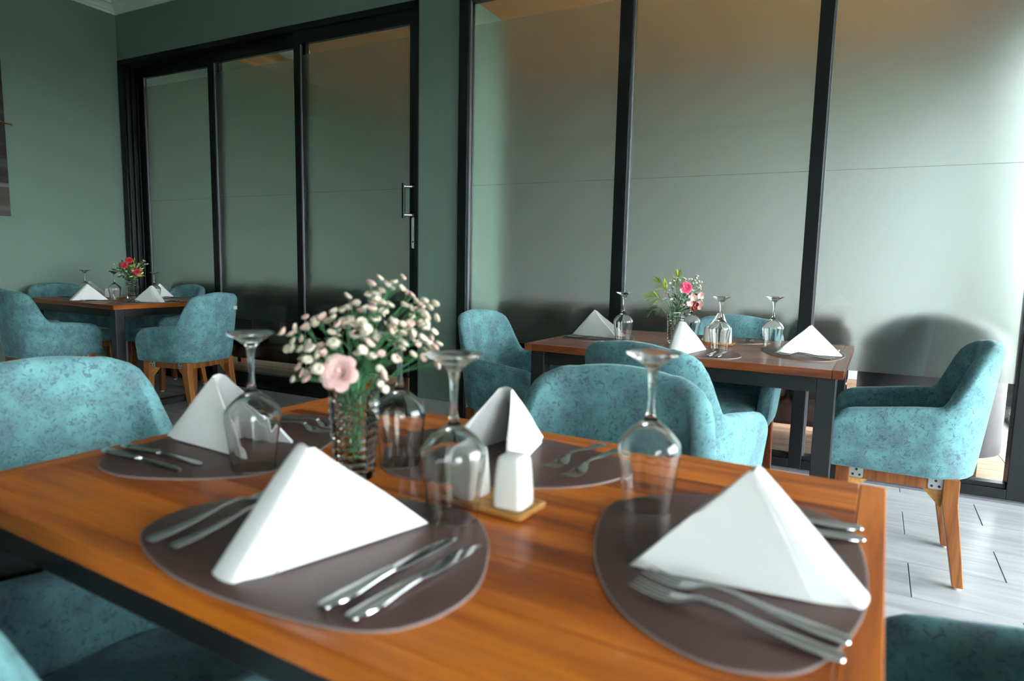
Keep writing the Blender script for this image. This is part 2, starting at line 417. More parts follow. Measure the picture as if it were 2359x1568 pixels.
# sliding doors
door = tag(bpy.data.objects.new('door_1', None), 'black framed frosted sliding doors left of the green pillar', None, None, 'structure'); col.objects.link(door)
DX0, DX1 = -6.03, -2.707
fr = MB().box(DX0, DX0 + 0.075, YW - 0.03, YW + 0.13, 0, ZD)
for k in range(3): fr.box(DX0 + 0.075, DX0 + 0.10, YW - 0.02 + 0.05 * k, YW + 0.012 + 0.05 * k, 0, ZD - 0.05)
fr.box(DX1 - 0.03, DX1, YW - 0.03, YW + 0.13, 0, ZD)
fr.build('frame', 'black_aluminium', door, smooth=False, bevel=0.002)
fr = MB().box(DX0, DX1, YW - 0.03, YW + 0.13, ZD - 0.045, ZD)
fr.build('top_track', 'black_aluminium', door, smooth=False, bevel=0.002)
fr = MB().box(DX0, DX1, YW - 0.035, YW + 0.13, 0, 0.022)
for k in range(3): fr.box(DX0, DX1, YW - 0.022 + 0.048 * k, YW - 0.016 + 0.048 * k, 0.022, 0.034)
fr.build('bottom_track', 'black_aluminium', door, smooth=False, bevel=0.001)
for (x0, x1, y, swl) in ((-5.92, -4.83, YW + 0.105, 0.075), (-4.91, -3.80, YW + 0.055, 0.072), (-3.872, -2.725, YW + 0.003, 0.062)):
    d = tag(bpy.data.objects.new('sliding_panel', None)); col.objects.link(d); d.parent = door
    framed_panel(d, x0, x1, y, 0.026, ZD - 0.035, swl, 0.105, 0.085, 0.036)
# pull handle and lock plate on the stile by the pillar
hd = bpy.data.objects.new('pull_handle', None); col.objects.link(hd); hd.parent = door; hd['label'] = 'black bar pull handle with steel mounts'
hx = -2.795; hy = YW - 0.075
MB().tube([(hx, hy, 1.385), (hx, hy, 1.625)], 0.012, 14).build('grip_bar', 'black_aluminium', hd)
for z in (1.408, 1.603):
    MB().tube([(hx, hy, z), (-2.752, hy + 0.035, z), (-2.752, YW - 0.016, z)], 0.011, 12).build('mount', 'brushed_steel', hd)
lk = MB()
ring = [(-2.752 + 0.0135 * math.cos(a), 1.286 + (0.095 if math.sin(a) >= 0 else -0.095) + 0.0135 * math.sin(a)) for a in [2 * PI * i / 24 for i in range(24)]]
lk.loft([[(x, YW - 0.0155, z) for x, z in ring], [(x, YW - 0.022, z) for x, z in ring]])
lko = lk.build('lock_plate', 'white_lacquer', door, smooth=False, bevel=0.001); lko['label'] = 'long white lock plate under the pull handle'
MB().tube([(-2.752, YW - 0.021, 1.225), (-2.752, YW - 0.0232, 1.225)], 0.006, 12).build('keyhole', 'dark_hole', lko)
box(-2.757, -2.748, YW - 0.0235, YW - 0.021, 1.255, 1.33).build('thumb_slide', 'brushed_steel', lko, smooth=False)

# fixed glazed partition
win = tag(bpy.data.objects.new('window_1', None), 'tall black framed frosted glass partition right of the pillar', None, None, 'structure'); col.objects.link(win)
PX = [(-2.372, -2.304), (-1.281, -1.206), (-0.229, -0.163), (0.735, 0.83)]
PZ0, PZ1 = 0.083, 2.765
for (a, b_) in PX:
    mb = MB().box(a, b_, YW - 0.045, YW + 0.045, 0, ZD)
    mb.build('mullion', 'black_aluminium', win, smooth=False, bevel=0.003)
    box(b_, b_ + 0.010, YW - 0.028, YW - 0.006, PZ0, PZ1).build('gasket', 'gasket_grey', win, smooth=False)
for i in range(3):
    x0, x1 = PX[i][1], PX[i + 1][0]
    box(x0, x1, YW - 0.045, YW + 0.045, PZ1, ZD).build('rail', 'black_aluminium', win, smooth=False, bevel=0.003)
    mb = MB().box(x0, x1, YW - 0.045, YW + 0.045, 0.0, PZ0 - 0.022).box(x0, x1, YW - 0.03, YW + 0.03, PZ0 - 0.022, PZ0)
    mb.build('rail', 'black_aluminium', win, smooth=False, bevel=0.002)
    pane_with_film(win, x0, x1, YW, PZ0, PZ1)
# the flat aluminium floor strip under it
struct('trim_3', box(-2.372, 0.83, YW - 0.075, YW - 0.045, 0, 0.012), 'gasket_grey', 'thin grey floor strip along the partition')

# window wall to the garden (right of the viewer and on into the lounge)
HW = 2.38     # window head, dining room
HWL = 2.80    # window head, lounge
def garden_wall(n, y0, y1, count, XE, HW=HW):
    wr = tag(bpy.data.objects.new('window_%d' % n, None), 'black framed garden windows', None, None, 'structure'); col.objects.link(wr)
    box(XE, XE + 0.10, y0, y1, 0, 0.07).build('rail', 'black_aluminium', wr, smooth=False)
    box(XE, XE + 0.10, y0, y1, HW - 0.07, HW).build('rail', 'black_aluminium', wr, smooth=False)
    for k in range(count + 1):
        y = y0 + (y1 - y0) * k / count
        box(XE, XE + 0.10, y - 0.035, y + 0.035, 0.07, HW - 0.07).build('mullion', 'black_aluminium', wr, smooth=False)
        if k < count:
            ya = y + 0.035; yb = y0 + (y1 - y0) * (k + 1) / count - 0.035
            box(XE + 0.047, XE + 0.053, ya, yb, 0.07, HW - 0.07).build('pane', 'window_glass', wr, smooth=False)
    return wr
garden_wall(2, 0.75, YW - 0.05, 3, XD)
garden_wall(4, -3.1, -1.0, 2, XD)
garden_wall(3, YW + 0.22, 7.25, 3, XE, HWL)
struct('wall_right', MB().box(XD, XD + 0.2, RY0, YW, HW, ZC).box(XD, XD + 0.2, RY0 - 0.15, -3.135, -0.05, HW).box(XD, XD + 0.2, -0.965, 0.715, -0.05, HW), 'green_paint', 'wall over the dining room windows with an added pier')  # unseen pier between the two windows added to dim the foreground table
struct('wall_lounge_right', MB().box(XE, XE + 0.2, YW + 0.18, 7.4, HWL, ZC).box(XE, XE + 0.2, YW + 0.18, YW + 0.185, -0.05, HWL).box(XE, XE + 0.2, 7.285, 7.4, -0.05, HWL), 'green_paint', 'wall over the lounge windows')
struct('ground', MB().box(XD, 5.0, -14, YW, -0.16, -0.06).box(XE, 5.0, YW, 7.5, -0.16, -0.06).box(-8, 5.0, 7.5, 20, -0.16, -0.06), 'garden_paving', 'paving outside the windows')
struct('lawn', box(5.0, 60, -40, 50, -0.16, -0.065), 'garden_grass', 'lawn beyond the paving')

# lounge behind the partition
lf = struct('floor_lounge', box(XL, XE, YW + 0.0, 7.4, -0.06, -0.012), 'grout', 'floor of the lounge behind the glass')
box(-2.37, XE, YW + 0.05, 4.15, -0.012, 0.0).build('threshold', 'threshold_stone', lf, smooth=False)
box(0.875, XE, 4.155, 7.3, -0.012, 0.0).build('concrete_strip', 'concrete', lf, smooth=False)
pl_me = box(-3.4, 3.4, -0.096, 0.096, -0.012, 0.0).mesh('plank', smooth=False); pl_me.materials.append(MATS['deck_wood'])
k = 0
y = 4.252
while y < 7.35:
    obj('plank', pl_me, None, lf, loc=(-2.53, y, 0)); y += 0.195
for yy in (3.9, 4.06):
    o = obj('plank', box(-1.75, 1.75, -0.078, 0.078, -0.012, 0).mesh('plank', False), 'deck_wood', lf, loc=(-4.25, yy + 0.05, 0))
struct('wall_lounge', box(XL, XE + 0.2, 7.4, 7.5, -0.05, ZC), 'lounge_plaster', 'pale grey end wall of the lounge')
lc = struct('ceiling_lounge', box(XL, XE + 0.2, YW + 0.18, 7.4, ZC - 0.03, ZC + 0.1), 'brown_ceiling', 'warm brown lounge ceiling')
tp = [(0, 0), (0.02, 0), (0.03, 0.03), (0.10, 0.06), (0.12, 0.10), (0, 0.10)]
struct('trim_4', MB().loft([[(XL + a, YW + 0.2, ZC - 0.13 + b) for a, b in tp], [(XL + a, 7.4, ZC - 0.13 + b) for a, b in tp]]), 'cornice_wood', 'wooden cornice in the lounge')
struct('trim_5', MB().loft([[(XL, 7.4 - a, ZC - 0.13 + b) for a, b in tp], [(XE, 7.4 - a, ZC - 0.13 + b) for a, b in tp]]), 'cornice_wood', 'wooden cornice on the lounge end wall')
for lx, ly in ((-5.45, 5.33),):
    cl = thing('ceiling_lamp', 'round white ceiling lamp glimpsed above the film of the sliding doors', 'lamp', (lx, ly, ZC - 0.03))
    MB().lathe([(0.17, 0), (0.17, -0.03), (0.15, -0.035)], 28, capb=True).build('rim', 'white_lacquer', cl)
    MB().lathe([(0.15, -0.030), (0.149, -0.045), (0.12, -0.062), (0.06, -0.07), (0.002, -0.072)], 28, capb=True, capt=True).build('diffuser', 'lamp_diffuser', cl)

def soft_box(x0, x1, y0, y1, z0, z1, r=0.04, n=4):
    # box with rounded edges, lofted in z
    rings = []
    def rr(inset):
        pts = []; rad = r
        for cx, cy, a0 in ((x1 - rad, y1 - rad, 0), (x0 + rad, y1 - rad, 90), (x0 + rad, y0 + rad, 180), (x1 - rad, y0 + rad, 270)):
            for k in range(n + 1):
                a = math.radians(a0 + 90 * k / n); pts.append((cx + (rad - inset) * math.cos(a), cy + (rad - inset) * math.sin(a)))
        return pts
    for k in range(n + 1):
        a = PI / 2 * k / n; rings.append([(x, y, z0 + r * (1 - math.sin(a))) for x, y in rr(r * (1 - math.cos(a)) * 0.98)][:])
    rings = [[(x, y, z0 + r * (1 - math.sin(PI / 2 * k / n))) for x, y in rr(r * (1 - math.sin(PI / 2 * k / n + 0)) * 0 + r * (1 - math.cos(PI / 2 * (1 - k / n)) ) * 0)] for k in range(0)]
    for k in range(n + 1):
        t = PI / 2 * k / n
        rings.append([(x, y, z0 + r - r * math.cos(t)) for x, y in rr(r * (1 - math.sin(t)) * 0.97)])
    for k in range(n, -1, -1):
        t = PI / 2 * k / n
        rings.append([(x, y, z1 - r + r * math.cos(t)) for x, y in rr(r * (1 - math.sin(t)) * 0.97)])
    return MB().loft(rings)

def sofa(name, label, x0, x1, y0, seg, mat='brown_leather', top=0.74):
    s = thing(name, label, 'sofa', ((x0 + x1) / 2, y0 + 0.8, 0), PI)
    wdt = (x1 - x0) / 2
    soft_box(-wdt, wdt, 0.03, 0.78, 0.19, 0.32, 0.03).build('base', mat, s)
    for k in range(seg):
        a = -wdt + 0.02 + (2 * wdt - 0.04) * k / seg; b = -wdt + 0.02 + (2 * wdt - 0.04) * (k + 1) / seg - 0.008
        soft_box(a, b, 0.0, 0.60, 0.30, 0.45, 0.045).build('seat_cushion', mat, s)
        soft_box(a, b, 0.52, 0.80, 0.42, top, 0.07).build('back_cushion', mat, s)
    for sx in (-1, 1):
        for yy in (0.08, 0.72):
            box(sx * (wdt - 0.1) - 0.025, sx * (wdt - 0.1) + 0.025, yy - 0.025, yy + 0.025, 0, 0.19).build('foot', 'leg_wood', s, smooth=False)
    return s
sofa('lounge_sofa', 'dark leather sofa blurred behind the frosted partition', -2.25, 0.05, 3.98, 7, top=0.83)
sofa('lounge_sofa', 'dark leather sofa blurred behind the frosted sliding doors', -5.75, -2.95, 3.99, 8, top=0.86)
ac = thing('lounge_armchair', 'rounded grey leather armchair blurred behind the right glass panel', 'armchair', (0.44, 4.06, 0), 0.0)
ac.scale = (0.90, 0.9, 1.0)
ring0 = []
ab = MB()
rings = []
for i in range(25):
    a = PI + PI * i / 24
    hh = 0.60 + 0.27 * max(0, math.sin((i / 24) * PI)) ** 0.6
    cx, cy = 0.40 * math.cos(a), 0.30 - 0.0 + 0.36 * math.sin(a)
    ix, iy = 0.29 * math.cos(a), 0.30 + 0.25 * math.sin(a)
    rings.append([(cx, cy, 0.12), (cx, cy, hh - 0.05), (cx * 0.95 + ix * 0.05, cy * 0.95 + iy * 0.05, hh - 0.02), ((cx + ix) / 2, (cy + iy) / 2, hh), (ix * 0.95 + cx * 0.05, iy * 0.95 + cy * 0.05, hh - 0.02), (ix, iy, hh - 0.05), (ix, iy, 0.12)])
ab.loft(rings); ab.build('shell', 'grey_leather', ac, sharp=60)
soft_box(-0.29, 0.29, 0.06, 0.66, 0.14, 0.44, 0.05).build('seat_cushion', 'grey_leather', ac)
for sx in (-1, 1):
    for yy in (0.1, 0.5): box(sx * 0.24 - 0.02, sx * 0.24 + 0.02, yy - 0.02, yy + 0.02, 0, 0.14).build('leg', 'leg_wood', ac, smooth=False)

# picture on the left wall
pc = thing('canvas_picture', 'dark canvas print with a pale band on the left wall', 'picture', (XL + 0.001, 2.20, 1.384))
box(0, 0.035, -0.63, 0.63, 0, 1.5).build('canvas', 'canvas_print', pc, smooth=False, bevel=0.003)
br = MB().tube([(0.045, 0.20, 0.80), (0.052, 0.45, 0.745), (0.055, 0.60, 0.722), (0.05, 0.668, 0.716)], 0.006, 8, taper=0.8)
bro = br.build('brass_twig', 'brass', pc); bro['label'] = 'thin copper coloured rod across the canvas'
MB().lathe([(0.001, -0.010), (0.008, -0.006), (0.010, 0), (0.008, 0.006), (0.001, 0.010)], 10).build('brass_tip', 'brass', bro, loc=(0.05, 0.668, 0.716))

# ------------------------------------------------------------------ TABLES
def make_table(label, cx, cy, rz, wx, wy, WM='table_wood'):
    t = thing('dining_table', label, 'table', (cx, cy, 0), rz, 'dining tables')
    Z1, TH = 0.75, 0.030
    top = bpy.data.objects.new('tabletop', None); col.objects.link(top); top.parent = t
    bw = 0.036; g = 0.0006
    hx, hy = wx / 2, wy / 2
    for sx in (-1, 1):
        a, b_ = sorted((sx * hx, sx * (hx - bw)))
        # end strip: grain along y
        o = box(-hy, hy, -bw / 2, bw / 2, -TH / 2, TH / 2).build('border_strip', WM, top, smooth=False, bevel=0.002)
        o.location = ((a + b_) / 2, 0, Z1 - TH / 2); o.rotation_euler = (0, 0, PI / 2)
        o2 = box(-(hx - bw) + g, (hx - bw) - g, -bw / 2, bw / 2, -TH / 2, TH / 2).build('border_strip', WM, top, smooth=False, bevel=0.002)
        o2.location = (0, sx * (hy - bw / 2), Z1 - TH / 2)
    n = 7; iw = (2 * (hy - bw)) / n
    bm = box(-(hx - bw) + g, (hx - bw) - g, -iw / 2 + 0.0003, iw / 2 - 0.0003, -TH / 2 + 0.002, TH / 2 - 0.0002).mesh('board', False)
    for k in range(n):
        obj('board', bm, WM, top, loc=(0, -(hy - bw) + iw * (k + 0.5), Z1 - TH / 2), bevel=0.0008, bseg=1)
    ins = 0.022; L_ = 0.062; zt = Z1 - TH
    for sx in (-1, 1):
        for sy in (-1, 1):
            x = sx * (hx - ins - L_ / 2); y = sy * (hy - ins - L_ / 2)
            box(x - L_ / 2, x + L_ / 2, y - L_ / 2, y + L_ / 2, 0.0, zt).build('leg', 'black_steel', t, smooth=False, bevel=0.003)
        x = sx * (hx - ins - L_ / 2)
        box(x - L_ / 2, x + L_ / 2, -(hy - ins - L_), hy - ins - L_, 0.0, 0.045).build('floor_bar', 'black_steel', t, smooth=False, bevel=0.003)
        box(x - 0.02, x + 0.02, -(hy - ins - L_), hy - ins - L_, zt - 0.055, zt).build('apron', 'black_steel', t, smooth=False, bevel=0.002)
    for sy in (-1, 1):
        y = sy * (hy - ins - 0.025)
        box(-(hx - ins - L_), hx - ins - L_, y - 0.022, y + 0.022, zt - 0.055, zt).build('apron', 'black_steel', t, smooth=False, bevel=0.002)
    return t
T1 = (-0.539, 0.7865, -0.0453, 1.193, 0.7625)
T2 = (-0.5866, 2.8762, -0.0399, 1.2203, 0.8693)
T3 = (-4.9894, 3.1083, -0.0501, 1.2203, 0.8693)
make_table('orange brown wooden table in the foreground on black steel legs', *T1)
make_table('reddish brown wooden table in front of the frosted glass partition', *T2, 'table_wood_red')
make_table('wooden table on black steel legs in the far left corner', *T3)

# ------------------------------------------------------------------ CHAIRS
def chair_parts():
    t = thing('dining_chair', 'proto', 'chair')
    # ---- upholstered shell: U-shaped plan, tall back falling to low arms
    rc, hw, yb, yf = 0.185, 0.262, -0.245, 0.245
    zb = 0.385
    path = []   # (x, y, nx, ny, s)
    def add(x, y, nx, ny, s): path.append((x, y, nx, ny, s))
    s = 0.0; nflat = 5
    half = []
    fl = hw - rc
    for k in range(nflat): half.append((fl * k / nflat, yb, 0, -1, fl * k / nflat))
    na = 14
    for k in range(na + 1):
        a = -PI / 2 + (PI / 2) * k / na
        half.append((fl + rc * math.cos(a), yb + rc + rc * math.sin(a), math.cos(a), math.sin(a), fl + rc * (a + PI / 2)))
    s0 = fl + rc * PI / 2; ln = yf - (yb + rc)
    ns = 12
    for k in range(1, ns + 1):
        u = k / ns; u = 1 - (1 - u) ** 1.6
        half.append((hw, yb + rc + ln * u, 1, 0, s0 + ln * u))
    S_END = s0 + ln
    def height(s):
        if s < 0.10: h = 0.85 - 0.06 * s * s / 0.05
        def sm(a, b, x):
            t_ = min(1, max(0, (x - a) / (b - a))); return t_ * t_ * (3 - 2 * t_)
        h = 0.852 - 0.012 * min(1, s / 0.12) ** 2
        h -= 0.022 * sm(0.14, 0.215, s) + 0.186 * sm(0.200, 0.340, s) + 0.032 * sm(0.33, S_END, s)
        d = S_END - s
        R = 0.075
        if d < R: h -= R * (1 - math.sqrt(max(0, 1 - ((R - d) / R) ** 2))) * 0.95
        return h
    TH = 0.055
    def section(x, y, nx, ny, s):
        h = height(s); pts = []
        d = S_END - s
        th = TH * (1.0 if d > 0.03 else math.sqrt(max(0.02, 1 - ((0.03 - d) / 0.03) ** 2)) * 0.7 + 0.3)
        def fl_(z): return 0.052 * (z - zb) / 0.46 - 0.03
        def P(off, z):
            e = fl_(z) + off
            bul = 0.006 * math.sin(PI * min(1, max(0, (z - zb) / (h - zb))))
            return (x + nx * (e), y + ny * (e) * (1.0), z)
        n = 7
        r = th / 2
        # outer from bottom up
        pts.append(P(-0.012, zb - 0.004)); pts.append(P(-0.003, zb + 0.004))
        for k in range(1, n + 1): pts.append(P(0, zb + 0.008 + (h - r - zb - 0.008) * k / n))
        for k in range(1, 7):
            a = PI * k / 7
            pts.append(P(-r + r * math.cos(a), h - r + r * math.sin(a)))
        for k in range(n + 1): pts.append(P(-th, h - r - (h - r - zb) * k / n))
        return pts
    full = [(-x, y, -nx, ny, s) for (x, y, nx, ny, s) in reversed(half[1:])] + half
    mb = MB().loft([section(*p) for p in full])
    shell = mb.build('shell', 'teal_velvet', t, sharp=75)
    # ---- seat cushion
    out = []
    m = 40
    for k in range(m):
        a = 2 * PI * k / m
        ex = 0.55
        c, s_ = math.cos(a), math.sin(a)
        x = 0.212 * math.copysign(abs(c) ** ex, c); y = 0.035 + 0.232 * math.copysign(abs(s_) ** ex, s_)
        out.append((x, y))
    rings = []
    for (f, z) in ((0.90, 0.383), (0.985, 0.392), (1.0, 0.41), (1.0, 0.45), (0.985, 0.468), (0.94, 0.479), (0.8, 0.486), (0.5, 0.491), (0.15, 0.492)):
        rings.append([(x * f, 0.035 + (y - 0.035) * f, z) for x, y in out])
    MB().loft(rings).build('seat', 'teal_velvet', t, sharp=75)
    # ---- wooden under frame
    zt = 0.384
    box(-0.185, 0.185, 0.178, 0.205, 0.338, zt).build('rail', 'leg_wood', t, smooth=False, bevel=0.002)
    box(-0.185, 0.185, -0.150, -0.123, 0.338, zt).build('rail', 'leg_wood', t, smooth=False, bevel=0.002)
    for sx in (-1, 1):
        a, b_ = sorted((sx * 0.198, sx * 0.171))
        box(a, b_, -0.125, 0.18, 0.338, zt).build('rail', 'leg_wood', t, smooth=False, bevel=0.002)
        for (yt, yb2) in ((0.195, 0.205), (-0.138, -0.185)):
            x0 = sx * 0.188; x1 = sx * 0.196
            r0, r1 = 0.024, 0.0165
            lg = MB().loft([[(x1 - r1, yb2 - r1, 0.008), (x1 + r1, yb2 - r1, 0.008), (x1 + r1, yb2 + r1, 0.008), (x1 - r1, yb2 + r1, 0.008)],
                            [(x0 - r0, yt - r0, 0.30), (x0 + r0, yt - r0, 0.30), (x0 + r0, yt + r0, 0.30), (x0 - r0, yt + r0, 0.30)],
                            [(x0 - r0, yt - r0, zt), (x0 + r0, yt - r0, zt), (x0 + r0, yt + r0, zt), (x0 - r0, yt + r0, zt)]])
            lo = lg.build('leg', 'leg_wood', t, smooth=False, bevel=0.003)
            MB().lathe([(0.013, 0.0), (0.013, 0.008)], 12, center=(x1, yb2), capb=True, capt=True).build('glide', 'glide_plastic', lo)
            # pale triangular corner block along the side rail
            dy = -1 if yt > 0 else 1
            xo = sx * 0.178
            yk = yt + dy * 0.022
            tri = [(yk, 0.338), (yk + dy * 0.062, 0.338), (yk, 0.272)]
            MB().loft([[(xo - 0.010, yy, zz) for yy, zz in tri], [(xo + 0.010, yy, zz) for yy, zz in tri]]).build('corner_block', 'pale_block_wood', t, smooth=False)
            # steel plate on the outside of the side rail
            xb = sx * 0.1985
            yc = yt + dy * 0.045
            pts = []
            for cx, cz, a0 in ((0.016, 0.014, 0), (-0.016, 0.014, 90), (-0.016, -0.014, 180), (0.016, -0.014, 270)):
                for k in range(3):
                    a = math.radians(a0 + 45 * k); pts.append((cx + 0.006 * math.cos(a), cz + 0.006 * math.sin(a)))
            bk = MB().loft([[(xb, yc + py, 0.361 + pz) for py, pz in pts], [(xb + sx * 0.0025, yc + py, 0.361 + pz) for py, pz in pts]]).build('bracket', 'bracket_metal', t, smooth=False)
            for (py, pz) in ((-0.011, -0.009), (0.011, -0.009), (0.0, 0.010)):
                MB().tube([(xb + sx * 0.002, yc + py, 0.361 + pz), (xb + sx * 0.0034, yc + py, 0.361 + pz)], 0.0045, 8).build('screw_hole', 'dark_hole', bk)
    return t
proto = chair_parts()
CH = [  # label, x, y, rz
 ('teal velvet tub chair at the left end of the foreground table', -1.385, 0.785, -PI / 2 - 0.04),
 ('teal velvet tub chair at the far side of the foreground table', -0.47, 1.235, PI - 0.03),
 ('teal velvet tub chair cut off at the bottom right corner', 0.285, 0.80, PI / 2 - 0.05),
 ('teal velvet tub chair pushed under the near left of the foreground table', -0.80, 0.42, -0.03),
 ('teal tub chair with exposed wooden leg at the right end of the middle table', 0.225, 2.806, PI / 2 - 0.02),
 ('teal tub chair showing its back in front of the middle table', -0.52, 2.20, -0.28),
 ('teal tub chair beside the green pillar at the left end of the middle table', -1.45, 2.86, -PI / 2 - 0.04),
 ('teal tub chair between the middle table and the frosted glass', -0.50, 3.20, PI - 0.04),
 ('teal tub chair with a small white tag at the right of the corner table', -4.05, 2.97, PI / 2 + 0.15),
 ('leftmost teal tub chair, at the near side of the corner table', -5.00, 2.52, 0.0),
 ('teal tub chair against the green left wall behind the corner table', -5.66, 3.06, -PI / 2),
 ('teal tub chair between the corner table and the sliding doors', -5.08, 3.50, PI),
]
chairs = []
for i, (lb, x, y, rz) in enumerate(CH):
    c = proto if i == 0 else copy_tree(proto)
    c.location = (x, y, 0); c.rotation_euler = (0, 0, rz); tag(c, lb, 'chair', 'teal tub dining chairs')
    chairs.append(c)
# small maker's tag sewn into the seam of the side-on chair
tg = box(0.0, 0.030, -0.001, 0.001, 0.0, 0.026).build('care_tag', 'label_white', chairs[8], smooth=False, loc=(0.10, -0.275, 0.73)); tg.rotation_euler = (0, 0, -PI / 2); tg['label'] = 'small white fabric tag'
tg2 = box(0.0, 0.022, -0.001, 0.001, 0.0, 0.030).build('care_tag', 'label_white', chairs[3], smooth=False, loc=(0.232, 0.235, 0.54)); tg2['label'] = 'small white fabric tag'

# ------------------------------------------------------------------ PLACE SETTINGS
MAT_PTS = [(-.19, -.105), (-.222, -.06), (-.222, -.005), (-.18, .066), (-.09, .125), (.03, .162), (.108, .16), (.165, .11), (.2, .05), (.222, -.015), (.215, -.08), (.18, -.125), (.11, -.145), (0, -.152), (-.1, -.14)]
outl = [(p.x, p.y) for p in catmull([Vector((a, b_, 0)) for a, b_ in MAT_PTS], 5)]
def inset(pts, d):
    c = Vector((0, 0)); return [(x * (1 - d / math.hypot(x, y)), y * (1 - d / math.hypot(x, y))) for x, y in pts]
mat_face = MB().loft([[(x, y, 0.0003) for x, y in inset(outl, 0.0018)], [(x, y, 0.0026) for x, y in inset(outl, 0.0018)], [(x, y, 0.003) for x, y in inset(outl, 0.004)]]).mesh('leather', True, 30)
mat_rim = MB()
ri, ro = inset(outl, 0.0021), outl
mat_rim.loft([[(x, y, 0.0) for x, y in ro], [(x, y, 0.0022) for x, y in ro], [(x, y, 0.0026) for x, y in ri], [(x, y, 0.0) for x, y in ri], [(x, y, 0.0) for x, y in ro]], cap=False)
mat_rim_me = mat_rim.mesh('edge', True, 30)
mat_face.materials.append(MATS['mat_leather']); mat_rim_me.materials.append(MATS['mat_edge'])

def flat_strip(st, m=8):
    # st: list of (y, halfwidth, z centre, half thickness); elliptical section
    rings = []
    for (y, hw, z, th) in st:
        rings.append([(hw * math.cos(2 * PI * k / m), y, z + th * math.sin(2 * PI * k / m)) for k in range(m)])
    return MB().loft(rings)
# fork: handle end at y=0, tines at y=0.2
fork_h = flat_strip([(0.0, 0.005, 0.003, 0.0012), (0.004, 0.0095, 0.0032, 0.0018), (0.03, 0.0100, 0.0045, 0.0020), (0.07, 0.0070, 0.0085, 0.0020), (0.105, 0.0038, 0.013, 0.0020), (0.13, 0.0036, 0.0135, 0.0020)], 10).mesh('handle', True, 60)
fh = flat_strip([(0.125, 0.0034, 0.0135, 0.0019), (0.135, 0.006, 0.0115, 0.0016), (0.145, 0.0105, 0.008, 0.0013), (0.152, 0.0122, 0.0062, 0.0011), (0.160, 0.0124, 0.0050, 0.0010)], 12)
for k in range(4):
    x = -0.0102 + 0.0068 * k
    rings = []
    for (y, hw, z, th) in ((0.158, 0.0023, 0.0052, 0.0010), (0.170, 0.0019, 0.0050, 0.0010), (0.185, 0.0016, 0.0064, 0.0009), (0.199, 0.0008, 0.0092, 0.0005)):
        rings.append([(x + hw * math.cos(2 * PI * q / 6), y, z + th * math.sin(2 * PI * q / 6)) for q in range(6)])
    fh.loft(rings)
fork_t = fh.mesh('tines', True, 60)
knife_h = flat_strip([(0.0, 0.004, 0.0042, 0.0020), (0.004, 0.0085, 0.0044, 0.0036), (0.03, 0.0100, 0.0046, 0.0042), (0.075, 0.0075, 0.0046, 0.0042), (0.096, 0.0060, 0.0046, 0.0036)], 10).mesh('handle', True, 60)
kb = MB()
rings = []
for (y, xl, xr, z) in ((0.092, -0.0052, 0.0052, 0.0046), (0.102, -0.0058, 0.0055, 0.004), (0.115, -0.0085, 0.0070, 0.003), (0.150, -0.0098, 0.0074, 0.002), (0.178, -0.0090, 0.0074, 0.0018), (0.194, -0.0052, 0.0074, 0.0018), (0.202, 0.0015, 0.0062, 0.0018)):
    rings.append([(xl, y, z), ((xl + xr) / 2, y, z + 0.0012), (xr, y, z + 0.0008), (xr, y, z - 0.0008), ((xl + xr) / 2, y, z - 0.0010)])
knife_b = kb.loft(rings).mesh('blade', True, 40)
for me in (fork_h, fork_t, knife_h, knife_b): me.materials.append(MATS['steel'])

# upside-down wine glass: rim on the mat, foot in the air
def glass_meshes():
    SEG = 60
    def flute(k, u): return 1 + 0.0
    T = 0.0016
    outer = [(0.0325, 0.0006), (0.0330, 0.0), (0.0350, 0.020), (0.0385, 0.048), (0.0420, 0.072), (0.0433, 0.083), (0.0425, 0.091), (0.0385, 0.099), (0.0300, 0.1085), (0.0200, 0.1165), (0.0120, 0.1225), (0.0075, 0.128), (0.0055, 0.133)]
    inner = [(0.0016, 0.1195), (0.0085, 0.1180), (0.0175, 0.1130), (0.0275, 0.1055), (0.0360, 0.0965), (0.0402, 0.0895), (0.0410, 0.083), (0.0400, 0.072), (0.0367, 0.048), (0.0333, 0.020), (0.0316, 0.0004)]
    bowl = MB()
    prof = outer[::-1] + inner[::-1]
    def rm(k, u):
        if k >= len(outer):
            r, z = prof[k]
            amp = 0.016 * max(0, min(1, (z - 0.006) / 0.03)) * max(0, min(1, (0.088 - z) / 0.012))
            return 1 + amp * (abs(math.sin(10 * PI * u)) - 0.5)
        return 1
    bowl.lathe(prof, SEG, capb=True, capt=True, rmod=rm)
    stem = MB().lathe([(0.0055, 0.1331), (0.0044, 0.145), (0.0042, 0.165), (0.0052, 0.182), (0.0075, 0.193), (0.0095, 0.1955)], 20, capb=True, capt=True)
    foot = MB().lathe([(0.0094, 0.1956), (0.016, 0.2025), (0.026, 0.2095), (0.0350, 0.2138), (0.0368, 0.2155), (0.0365, 0.2172), (0.034, 0.2178), (0.018, 0.2166), (0.003, 0.2155)], 44, capb=True, capt=True)
    r = [bowl.mesh('bowl', True, 60), stem.mesh('stem', True, 60), foot.mesh('foot', True, 50)]
    for m in r: m.materials.append(MATS['drinking_glass'])
    return r
GL = glass_meshes()

